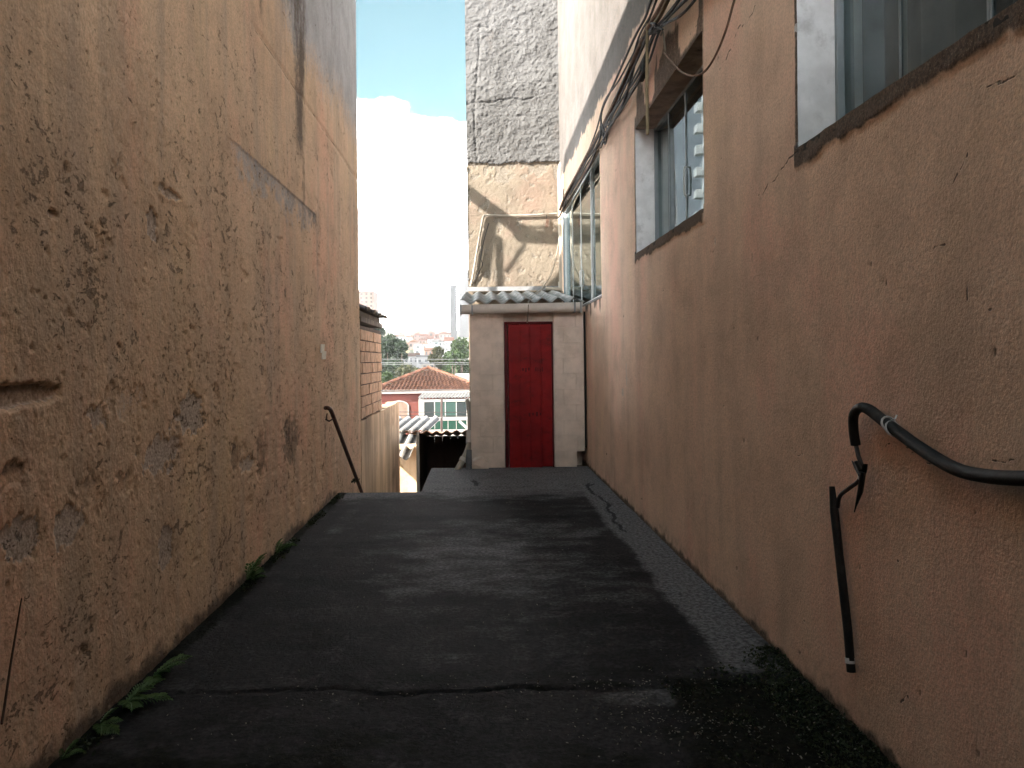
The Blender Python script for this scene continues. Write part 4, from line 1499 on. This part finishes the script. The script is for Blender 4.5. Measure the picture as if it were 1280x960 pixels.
# corrugated sheet roofs further down the passage
def sheet_roof(name, p_eave_l, p_eave_r, p_top_r, p_top_l, pitch, amp, mat, label):
    el, er, tr, tl = [Vector(p) for p in (p_eave_l, p_eave_r, p_top_r, p_top_l)]
    wdt = (er - el).length
    n_ = int(wdt / pitch * 10)
    vs_, fs_, tn = [], [], []
    for j in range(5):
        t = j / 4
        for i in range(n_ + 1):
            s = i / n_
            p = el.lerp(er, s).lerp(tl.lerp(tr, s), t)
            sn = math.sin(2 * math.pi * s * wdt / pitch)
            p.z += amp * sn
            vs_.append(p)
            tn.append(.5 + .5 * sn)
    for j in range(4):
        for i in range(n_):
            a = j * (n_ + 1) + i
            fs_.append((a, a + 1, a + n_ + 2, a + n_ + 1))
    o = MB().add(vs_, fs_).build(name, mat, None, True)
    a_ = o.data.attributes.new('tone', 'FLOAT', 'POINT')
    a_.data.foreach_set('value', tn)
    m_ = o.modifiers.new('thick', 'SOLIDIFY')
    m_.thickness = .008
    return tag(o, label, 'roof')


sheet_roof('upper_sheet_roof', at(470, 541, 18), at(536, 539, 18), at(554, 521, 21), at(496, 522, 21), .24, .045, M['sheetg'], 'upper sheet of sunlit corrugated roof down the passage')
sheet_roof('lower_sheet_roof', at(468, 576, 16.2), at(512, 572, 16.2), at(526, 541, 18.2), at(486, 541, 18.2), .24, .045, M['sheetg'], 'lower ragged sheet of corrugated roof below the upper sheet')

# dark open shelter with a wavy roof edge
SY = 14.0
SHL = empty('open_shelter', at(555, 590, SY), 'dark open shelter with wavy roof edge below the red house', 'shelter')
sl, sr = at(523, 560, SY).x, -.10
stz = at(555, 540, SY).z
MB().hexa([(sl - .04, SY + .02, -2.4), (sl, SY + .02, -2.4), (sl, SY + 3.4, -2.4), (sl - .04, SY + 3.4, -2.4), (sl - .04, SY + .02, stz - .01), (sl, SY + .02, stz - .01), (sl, SY + 3.4, stz - .40), (sl - .04, SY + 3.4, stz - .40)]).build('side_wall', M['brownl'], SHL)
nb = 8
for i in range(nb):
    a = sl + (sr + .3 - sl) * i / nb
    b = sl + (sr + .3 - sl) * (i + 1) / nb
    yy = SY + 2.2 + rnd.uniform(-.012, .012)
    MB().box(a + .004, b - .004, yy, yy + .03, -2.4, stz - .30).build('board', M['brown'], SHL)
MB().box(sl, sr + .4, SY + 2.26, SY + 3.4, -2.4, stz - .46).build('back_wall', M['brown'], SHL)
MB().box(sr + .25, sr + .4, SY + .02, SY + 2.2, -2.4, stz - .32).build('side_wall', M['brown'], SHL)
MB().box(sl, sr + .25, SY - .5, SY + 2.2, -2.42, -2.3).build('floor_slab', M['conc'], SHL)
corr('roof', sl - .25, sr + .35, SY - .12, SY + 3.4, stz + .015, stz - .38, .18, .022, M['pinktile'], SHL, .016)
tag(MB().box(at(520.3, 560, SY - .2).x, at(524, 560, SY - .2).x, SY - .2, SY - .14, -2.4, at(522, 541, SY - .2).z).build('white_post', M['pvcw']), 'thin white post at the left corner of the dark shelter', 'post')

# waste pipe at the shed's left corner
wp = empty('waste_pipe', at(578, 580, 10.2), 'old pale waste pipe slanting down from the shed corner', 'pipe')
q0 = [at(587, 520, 10.6), at(587.3, 545, 10.55), at(586.5, 556, 10.5), at(583.5, 566, 10.42), at(577, 578, 10.35), at(568, 594, 10.25)]
MB().tube(spline(q0[1:], 6), .042, 11).build('pipe', M['pvc'], wp, True)
MB().tube([at(587.2, 538, 10.56), at(587.2, 548, 10.54), at(586.8, 554, 10.51)], .050, 11).build('coupling', M['gutter'], wp, True)
MB().tube([at(579.8, 572.5, 10.375), at(577.6, 576.5, 10.355)], .049, 11).build('coupling', M['gutter'], wp, True)
tag(MB().tube([at(584, 500, 10.9), at(587.3, 520, 10.75), at(588, 540, 10.7)], [.03, .035, .04], 10).build('white_pipe_end', M['pvcw'], None, True), 'white pipe end above the slanting waste pipe', 'pipe')
tag(MB().tube([at(586.5, 562, 10.35), at(586, 575, 10.33), at(586.5, 596, 10.28)], [.035, .042, .038], 9).build('rubber_stub', M['slate'], None, True), 'black rubber pipe stub at the foot of the shed corner', 'pipe')

# ------------------------------------------------------------------ red house down the slope
HY = 50.0
RH = empty('red_house', at(540, 540, HY), 'terracotta red house with hipped clay tile roof and glazed veranda', 'house')
h = lambda px, py, dy=0: at(px, py, HY + dy)
wl_, wr_ = h(440, 500).x, h(640, 500).x
wt = h(535, 491).z
MB().box(wl_, wr_, HY, HY + 9, -8.2, wt - .02).build('wall', M['redwall'], RH)
# fascia
MB().box(wl_ - .5, wr_ + .5, HY - .62, HY - .5, h(535, 491.5, -.6).z, h(535, 486.8, -.6).z).build('fascia', M['cream'], RH)
MB().box(wl_ - .5, wr_ + .5, HY - .49, HY + 9.4, h(535, 490.5, -.6).z, h(535, 489.8, -.6).z).build('soffit', M['cream'], RH)
# tile rows: each row a strip with rounded tile crests
def tile_face(name, e0, e1, apex, rows, pitch):
    e0, e1, apex = Vector(e0), Vector(e1), Vector(apex)
    nrm = (e1 - e0).cross(apex - e0).normalized()
    if nrm.z < 0:
        nrm = -nrm
    m_ = MB()
    for r_ in range(rows):
        t0, t1 = r_ / rows, (r_ + 1.12) / rows
        t1 = min(t1, .999)
        a0, b0 = e0.lerp(apex, t0), e1.lerp(apex, t0)
        a1, b1 = e0.lerp(apex, t1), e1.lerp(apex, t1)
        L = (b0 - a0).length
        n_ = max(2, int(L / pitch) * 4)
        vs_ = []
        for i in range(n_ + 1):
            s = i / n_
            lft = .05 * math.sin(2 * math.pi * i / 4)
            j = rnd.uniform(-.008, .008)
            vs_.append(a0.lerp(b0, s) + nrm * (.09 + lft + j))
            # keep the upper edge vertically in line with the lower one
            q = a0.lerp(b0, s) + (apex - (e0 + e1) / 2) * (t1 - t0)
            u_ = (b1 - a1).normalized()
            k_ = max(0, min((b1 - a1).length, (q - a1).dot(u_)))
            vs_.append(a1 + u_ * k_ + nrm * (.02 + lft))
        fs_ = [(2 * i, 2 * i + 2, 2 * i + 3, 2 * i + 1) for i in range(n_)]
        m_.add(vs_, fs_)
    return m_


E0, E1, AP = h(462, 490, -.7), h(606, 487, -.7), at(535.5, 461, HY + 4.5)
E2, E3 = Vector((E1.x, HY + 9.7, E1.z)), Vector((E0.x, HY + 9.7, E0.z))
o = tile_face('roof', E0, E1, AP, 13, .24).build('roof', M['tile'], RH)
o['kind'] = 'stuff'
MB().add([E0 + Vector((0, 0, .01)), E1 + Vector((0, 0, .01)), E2, E3, AP - Vector((0, 0, .05))], [(1, 2, 4), (2, 3, 4), (3, 0, 4), (0, 1, 4)]).build('roof_deck', M['tile'], RH)
for e in (E0, E1):
    MB().tube([e + Vector((0, 0, .12)), e.lerp(AP, .5) + Vector((0, 0, .14)), AP + Vector((0, 0, .12))], .10, 8).build('hip_ridge', M['tile'], RH, True)
# arched window
ax0, ax1 = h(487, 520).x, h(511.5, 520).x
az0, azs = h(500, 540).z, h(500, 508).z
acx, ar = (ax0 + ax1) / 2, (ax1 - ax0) / 2
arc = [(acx + ar * math.cos(a), azs + .62 * ar * math.sin(a)) for a in np.linspace(0, math.pi, 13)]
outl = [(ax1, az0)] + arc + [(ax0, az0)]
inl = [(acx + (x - acx) * .86, azs + (z - azs) * .80 if z > azs else z) for x, z in outl]
n = len(outl)
vs = [(x, HY - .12, z) for x, z in outl] + [(x, HY - .12, z) for x, z in inl] + [(x, HY + .01, z) for x, z in outl] + [(x, HY + .01, z) for x, z in inl]
fs = []
for i in range(n - 1):
    fs += [(i, i + 1, n + i + 1, n + i), (2 * n + i, 2 * n + i + 1, i + 1, i), (n + i, n + i + 1, 3 * n + i + 1, 3 * n + i)]
aw = MB().add(vs, fs).build('arched_window', M['cream'], RH)
MB().add([(x, HY - .03, z) for x, z in inl], [tuple(range(n))]).build('shutter', M['shut'], aw)
for q in range(9):
    z = az0 + .2 + q * .22
    if z < azs + .2:
        MB().box(acx - ar * .8, acx + ar * .8, HY - .06, HY - .035, z, z + .05).build('slat', M['shut'], aw)
# glazed veranda
VY0 = HY - 1.6
v = lambda px, py: at(px, py, VY0)
def vbox(px0, py0, px1, py1, d0=0.0, d1=.12):
    a, b = v(px0, py1), v(px1, py0)
    return MB().box(a.x, b.x, VY0 + d0, VY0 + d1, a.z, b.z)


vbox(523.5, 498, 530, 527).build('pillar', M['cream'], RH)
vbox(583.5, 498, 589, 560).build('pillar', M['cream'], RH)
vbox(530.05, 498.5, 583.45, 502.5).build('beam', M['cream'], RH)
vbox(530.05, 521, 583.45, 526).build('beam', M['cream'], RH)
for i, (a, b, mt) in enumerate(((530.3, 542.7, 'paneg'), (543.8, 556, 'paneteal'), (557.2, 569.8, 'paneteal'), (571, 583.2, 'paneg'))):
    g = vbox(a, 502.6, b, 520.9, .06, .07).build('glass_panel', M[mt], RH)
for a in (543.2, 556.6, 570.4):
    vbox(a - .45, 502.6, a + .45, 520.9, .03, .1).build('mullion', M['cream'], RH)
for i, (a, b) in enumerate(((536, 543), (544, 551.2), (552.2, 559.6), (560.5, 569.8), (571, 583))):
    vbox(a, 526.1, b, 536.5, .06, .07).build('balustrade_pane', M['panegreen'], RH)
for a in (543.4, 551.7, 560, 570.4):
    vbox(a - .35, 526.1, a + .35, 536.5, .03, .1).build('baluster', M['cream'], RH)
vbox(536, 536.6, 583.4, 545).build('veranda_slab', M['cream'], RH)
a, b = v(574, 526), v(586, 537)
MB().tube([a + Vector((0, -.1, 0)), b + Vector((0, -.1, 0))], .10, 6).build('brace', M['cream'], RH)
MB().box(v(531, 500).x, v(583, 500).x, VY0 + .9, VY0 + 1.5, -8, v(550, 502).z).build('inner_wall', M['paneg'], RH)
e0, e1 = v(522, 497.5), v(590, 496.5)
sheet_ = []
n_ = 170
for j in range(2):
    for i in range(n_ + 1):
        s = i / n_
        p = e0.lerp(e1, s)
        z_ = p.z if j == 0 else at(550, 490.8, HY - .7).z
        x_ = p.x + (.25 if j else 0)
        sheet_.append((x_, VY0 - .15 if j == 0 else HY - .64, z_ + .035 * math.sin(2 * math.pi * i / 10)))
MB().add(sheet_, [(i, i + 1, n_ + 2 + i, n_ + 1 + i) for i in range(n_)]).build('veranda_roof', M['sheet'], RH, True)
tag(MB().tube([at(552, 560, 26), at(552, 530, 26), at(552, 497, 26)], .038, 8).build('dark_pole', M['pole'], None, True), 'thin dark brown pole standing before the glazed veranda', 'pole')
for py, lab in ((515.5, 'upper thin dark wire crossing in front of the red house'), (520, 'lower thin dark wire crossing in front of the red house')):
    tag(MB().tube([at(380, py - 2, 27), at(552, py, 26), at(720, py - 1, 27)], .012, 5).build('dark_wire', M['cable'], None, True), lab, 'wire')
for py, lab in ((449.3, 'topmost pale power line across the trees'), (453.5, 'middle pale power line across the trees'), (455.6, 'lowest pale power line across the trees')):
    tag(MB().tube([at(200, py - 6, 62), at(400, py - 1, 61), at(530, py, 60), at(700, py - 1, 61), at(900, py - 5, 62)], .011, 5).build('power_line', M['zinc'], None, True), lab, 'power line')
# pale roof beyond on the right
nb_ = empty('flat_roofed_annex', at(582, 490, 62), 'pale flat roofed annex behind the red house on the right', 'house')
p0, p1 = at(571, 478, 62), at(640, 466, 62)
MB().box(p0.x, p1.x, 62, 68, -9, p0.z - .2).build('wall', M['cream'], nb_)
MB().hexa([(p0.x - .3, 61.6, p0.z - .2), (p1.x, 61.6, p0.z - .2), (p1.x, 68.3, p1.z - .3), (p0.x - .3, 68.3, p1.z - .3), (p0.x - .3, 61.6, p0.z), (p1.x, 61.6, p0.z), (p1.x, 68.3, p1.z - .1), (p0.x - .3, 68.3, p1.z - .1)]).build('roof', M['sheet'], nb_)


# ------------------------------------------------------------------ trees
def tree(loc, clumps, n, leaf, mat, label, seed, trunk_r=.18, cat='tree'):
    r = np.random.RandomState(seed)
    e = empty('leafy_tree', loc, label, cat)
    pts = []
    wts = np.array([c[3] ** 2 for c in clumps])
    wts = wts / wts.sum()
    base = np.array(loc)
    tk = MB()
    top = max(c[2] for c in clumps)
    tk.tube([Vector(loc), Vector(loc) + Vector((.1, 0, top * .45)), Vector(loc) + Vector((0, .1, top * .8))], [trunk_r, trunk_r * .75, trunk_r * .4], 8)
    for c, w_ in zip(clumps, wts):
        k_ = int(n * w_)
        d = r.normal(size=(k_, 3))
        d /= np.linalg.norm(d, axis=1)[:, None]
        rad = c[3] * (r.rand(k_) ** .55 * 1.12)[:, None]
        q = d * rad * np.array([1, 1, .8]) + np.array(c[:3]) + base
        g = fbm(q[:, 0] * 1.5 + 10, q[:, 2] * 1.5 + q[:, 1], seed)
        pts.append(q[g > .38])
        tk.tube([Vector(loc) + Vector((0, 0, top * .35)), Vector(loc) + Vector((c[0] * .5, c[1] * .5, c[2] * .75)), Vector(loc) + Vector(c[:3])], [trunk_r * .5, trunk_r * .35, trunk_r * .15], 5)
    tk.build('trunk', M['bark'], e, True)
    pts = np.concatenate(pts)
    me = scatter_leaves('crown', pts, leaf, mat, seed=seed, up=.5)
    link('crown', me, mat, e)
    return e


def tree_px(px, base_y, Y, ptop, hw, mat, label, seed, nc=9, n=5200, leaf=.22):
    """crown centred on px, top at ptop px, half width hw px"""
    g = at(px, 500, Y)
    z0 = float(terr(Y, g.x))
    ztop = at(px, ptop, Y).z
    H = ztop - z0
    w_ = hw / F * Y
    r = random.Random(seed)
    cl = []
    for i in range(nc):
        a = 2 * math.pi * r.random()
        q = r.random() ** .6
        zz = H * (.38 + .55 * r.random())
        sp = w_ * .75 * math.sqrt(max(.15, 1 - ((zz / H - .55) / .5) ** 2))
        cl.append((sp * q * math.cos(a), sp * q * math.sin(a), zz, w_ * r.uniform(.30, .48)))
    cl.append((0, 0, H - w_ * .36, w_ * .42))
    return tree((g.x, Y, z0), cl, n, leaf, mat, label, seed)


tree_px(488, 0, 92, 418, 28, M['leafd'], 'dark leafy tree behind the brick lean-to', 1, 12, 8000)
tree_px(503, 0, 88, 428, 17, M['leafd'], 'narrower dark tree right of the dark leafy tree', 2, 9, 4500)
tree_px(475, 0, 130, 408, 16, M['leafd'], 'tall distant dark tree at the left edge of the view', 3, 9, 4000, .3)
tree_px(508, 0, 74, 455, 30, M['leafo'], 'low olive green bush mass behind the tiled roof', 4, 11, 6500)
tree_px(484, 0, 70, 466, 14, M['leafm'], 'small green shrub between the bricks and tiled roof', 5, 8, 3500)
tree_px(548, 0, 96, 434, 17, M['leafo'], 'light olive tree left of the pale towers', 6, 10, 6000)
tree_px(577, 0, 90, 422, 27, M['leafm'], 'bright green tree beside the shed corner', 7, 12, 8000)
tree_px(566, 0, 82, 438, 24, M['leafm'], 'green tree below the pale towers behind the tiled roof', 8, 10, 6000)

# ------------------------------------------------------------------ town on the hill
TC = {}


def paint(c, nm):
    if nm not in TC:
        TC[nm] = simple(nm, c, .85, .12, .5, 0)
    return TC[nm]


WH, CRM, YEL, PNK, GRY, BRK, ORG, TEAL = [(c, n_) for c, n_ in (((.24, .237, .23), 'town_white'), ((.20, .175, .14), 'town_cream'), ((.19, .145, .07), 'town_yellow'), ((.13, .088, .073), 'town_pink'), ((.14, .14, .14), 'town_grey'), ((.085, .043, .032), 'town_brick'), ((.12, .066, .043), 'town_orange'), ((.14, .175, .17), 'town_teal'))]
RT = ((.085, .037, .024), 'town_red_roof')
RO = ((.115, .06, .038), 'town_orange_roof')
RG = ((.11, .108, .106), 'town_grey_roof')
RB = ((.12, .075, .06), 'town_brown_roof')
yy_ = np.linspace(115, 640, 2000)


def town(px, top, base, w, wc, rt, rc, label, Y=None, rows=2, cols=2, name='town_house', depth=None):
    if Y is None:
        zz = terr(yy_, (px - VX) / F * yy_)
        py = VY - (zz - CH) / yy_ * F
        k_ = np.where(py < base)[0]
        Y = float(yy_[k_[0]]) if len(k_) else 620.0
    a, b = at(px - w / 2, base, Y), at(px + w / 2, top, Y)
    e = empty(name, ((a.x + b.x) / 2, Y, a.z), label, 'house' if name == 'town_house' else 'tower block')
    hgt = b.z - a.z
    dp_ = depth or max(6.0, (b.x - a.x) * .9)
    rh = 0.0
    if rt == 'gable' or rt == 'hip':
        rh = hgt * .28
    zt = b.z - rh
    MB().box(a.x, b.x, Y, Y + dp_, a.z - 6, zt).build('wall', paint(*wc), e)
    ov = .35
    if rt == 'gable':
        xm = (a.x + b.x) / 2
        m_ = MB()
        ym = Y + dp_ / 2
        m_.add([(a.x - ov, Y - ov, zt), (b.x + ov, Y - ov, zt), (b.x + ov, ym, b.z), (a.x - ov, ym, b.z), (b.x + ov, Y + dp_ + ov, zt), (a.x - ov, Y + dp_ + ov, zt)],
               [(0, 1, 2, 3), (3, 2, 4, 5), (0, 3, 5), (1, 4, 2), (0, 5, 4, 1)])
        m_.build('roof', paint(*rc), e)
    elif rt == 'hip':
        xm, ym = (a.x + b.x) / 2, Y + dp_ / 2
        MB().add([(a.x - ov, Y - ov, zt), (b.x + ov, Y - ov, zt), (b.x + ov, Y + dp_ + ov, zt), (a.x - ov, Y + dp_ + ov, zt), (xm, ym, b.z)],
                 [(0, 1, 4), (1, 2, 4), (2, 3, 4), (3, 0, 4), (3, 2, 1, 0)]).build('roof', paint(*rc), e)
    else:
        MB().box(a.x - .15, b.x + .15, Y - .15, Y + dp_ + .15, zt + .01, zt + .45).build('roof', paint(*rc), e)
    for r_ in range(rows):
        for c in range(cols):
            ww, hh = (b.x - a.x) / cols * .42, (zt - a.z) / rows * .45
            x = a.x + (b.x - a.x) * (c + .5) / cols + rnd.uniform(-.1, .1) * ww
            z = a.z + (zt - a.z) * (r_ + .52) / rows
            MB().box(x - ww / 2, x + ww / 2, Y - .06, Y + .03, z - hh / 2, z + hh / 2).build('window', M['paneg'], e)
    return e


town(511, 441, 456, 22, WH, 'gable', RO, 'white house with long orange roof nearest on the hillside', 190, 1, 4)
town(529, 446, 458, 16, WH, 'flat', RG, 'white flat roofed house right of the long orange roof', 180, 1, 2)
town(540, 452, 462, 26, CRM, 'gable', RG, 'low pale shed roof just behind the tiled roof peak', 150, 1, 3)
town(503, 428, 440, 14, YEL, 'gable', RO, 'yellow walled house with steep orange roof on the left hillside', None, 1, 2)
town(517, 424, 436, 12, PNK, 'hip', RO, 'pink house with broad orange hipped roof', None, 1, 2)
town(522, 431, 443, 9, WH, 'flat', RG, 'small white cube house below the orange hipped roof', 250, 2, 1)
town(529, 430, 440, 8, WH, 'flat', RO, 'white house with flat orange top beside the cube house', 260, 1, 2)
town(538, 434, 446, 15, ORG, 'gable', RO, 'orange brick house left of the olive tree', 230, 1, 3)
town(545, 424, 436, 8, TEAL, 'gable', RG, 'pale teal gabled house right of centre on the hill', 300, 2, 1)
town(553, 427, 440, 10, WH, 'flat', RG, 'white house above the olive tree', 280, 2, 2)
town(561, 421, 440, 10, WH, 'gable', RT, 'tall white house with red roof beside the slender tower', 270, 2, 2)
town(556, 414, 424, 14, PNK, 'hip', RT, 'pink house with red hipped roof near the slender tower', 360, 1, 3)
town(522, 415, 427, 9, BRK, 'hip', RT, 'bare brick house left of centre on the hill', 400, 2, 2)
town(531, 417, 428, 10, BRK, 'gable', RT, 'wide bare brick house with red roof in the middle of the hill', 390, 1, 3)
town(539, 415, 428, 7, BRK, 'flat', RB, 'narrow bare brick house with brown roof on the hill', 380, 2, 1)
town(528, 423, 431, 8, PNK, 'gable', RT, 'small pink house with red gable below the wide brick house', 330, 1, 2)
town(547, 416, 424, 7, BRK, 'hip', RB, 'brick house with brown hipped roof right of the brick group', 400, 1, 2)
town(501, 405.5, 419, 9, WH, 'flat', RG, 'white apartment block with rows of small windows on the skyline', 520, 4, 3, 'apartment_block')
town(492, 413.5, 421, 9, WH, 'gable', RG, 'white gabled house left of the skyline apartment block', 470, 1, 2)
town(509, 414, 422, 8, WH, 'flat', TEAL, 'white house with pale teal top right of the skyline apartment block', 480, 2, 2)
town(497, 418, 428, 14, GRY, 'gable', RB, 'grey house with brown roof under the skyline apartment block', 420, 1, 3)
town(488, 422, 432, 10, PNK, 'gable', RB, 'dull pink house with brown gable at the left of the hill', 390, 1, 2)
town(530, 408.5, 416, 17, GRY, 'flat', TEAL, 'long grey flat roofed building on the skyline', 560, 1, 5)
town(519, 411, 419, 8, WH, 'flat', RG, 'small white building left of the long skyline building', 540, 1, 2)
town(533.5, 413, 420, 8, TEAL, 'flat', RG, 'pale teal house under the long skyline building', 500, 1, 2)
town(544, 412, 420, 8, WH, 'flat', RG, 'white house right of the long skyline building', 520, 1, 2)
town(551, 411, 418, 9, CRM, 'gable', RG, 'cream house with grey gable on the right skyline', 540, 1, 2)
town(559, 410.5, 418, 7, WH, 'hip', RG, 'white house with grey hipped roof next to the slender tower', 540, 1, 2)
town(538, 421, 430, 7, WH, 'gable', RT, 'white house with red gable amid the brick houses', 340, 2, 1)
town(512, 419, 428, 7, CRM, 'gable', RO, 'cream house with orange gable above the yellow house', 400, 1, 2)
town(566.5, 357, 437, 7, ((.018, .018, .019), 'tower_concrete'), 'flat', RG, 'slender grey tower standing over the town', 430, 0, 0, 'slender_tower', 9)
town(580, 338, 440, 12, ((.055, .055, .058), 'tower_pale_concrete'), 'flat', RG, 'pale white tower block right of the slender grey tower', 460, 0, 0, 'tower_block', 12)
town(458, 365, 400, 18, PNK, 'flat', RG, 'pinkish apartment block above the brick lean-to roof', 260, 7, 3, 'tower_block', 12)

# white balconied tower beyond the left wall: it shows in the middle window's glass
TW = empty('balcony_tower', (-30, 100, -9), 'white balconied tower seen only as a reflection in the middle window', 'tower block')
MB().box(-33, -27.6, 98, 106, -12, 35.5).build('wall', paint((.30, .29, .28), 'town_tower'), TW)
sl_ = MB()
for q in range(16):
    z = -9 + q * 2.9
    for y_, x_ in ((95.2, -27.0), (99.5, -26.2), (103.5, -26.2)):
        sl_.box(x_ - 2.8, x_, y_, y_ + 1.5, z, z + 1.1)
so_ = sl_.build('balcony_stack', paint((.40, .385, .36), 'balcony_paint'), TW)
so_['kind'] = 'stuff'
BK = empty('slab_block', (-34, 110, -9), 'long blue grey apartment slab behind the white balconied tower', 'apartment block')
MB().box(-50, -34, 84, 175, -12, 46).build('wall', paint((.05, .058, .066), 'slab_grey'), BK)
MB().box(-50.3, -33.7, 83.7, 175.3, 46.01, 46.6).build('roof', paint((.30, .30, .30), 'slab_roof'), BK)

# ------------------------------------------------------------------ haze over the valley
N_ = NT('haze_air')
N_.n.remove(N_.b)
pv = N_.n.new('ShaderNodeVolumePrincipled')
pv.inputs['Color'].default_value = (0.93, 0.95, 0.97, 1)
pv.inputs['Density'].default_value = 0.0003
N_.lk(pv.outputs[0], N_.out.inputs['Volume'])
tag(MB().box(-1250, 1250, -620, 1450, -14, 85).build('haze', N_.m), kind='stuff')
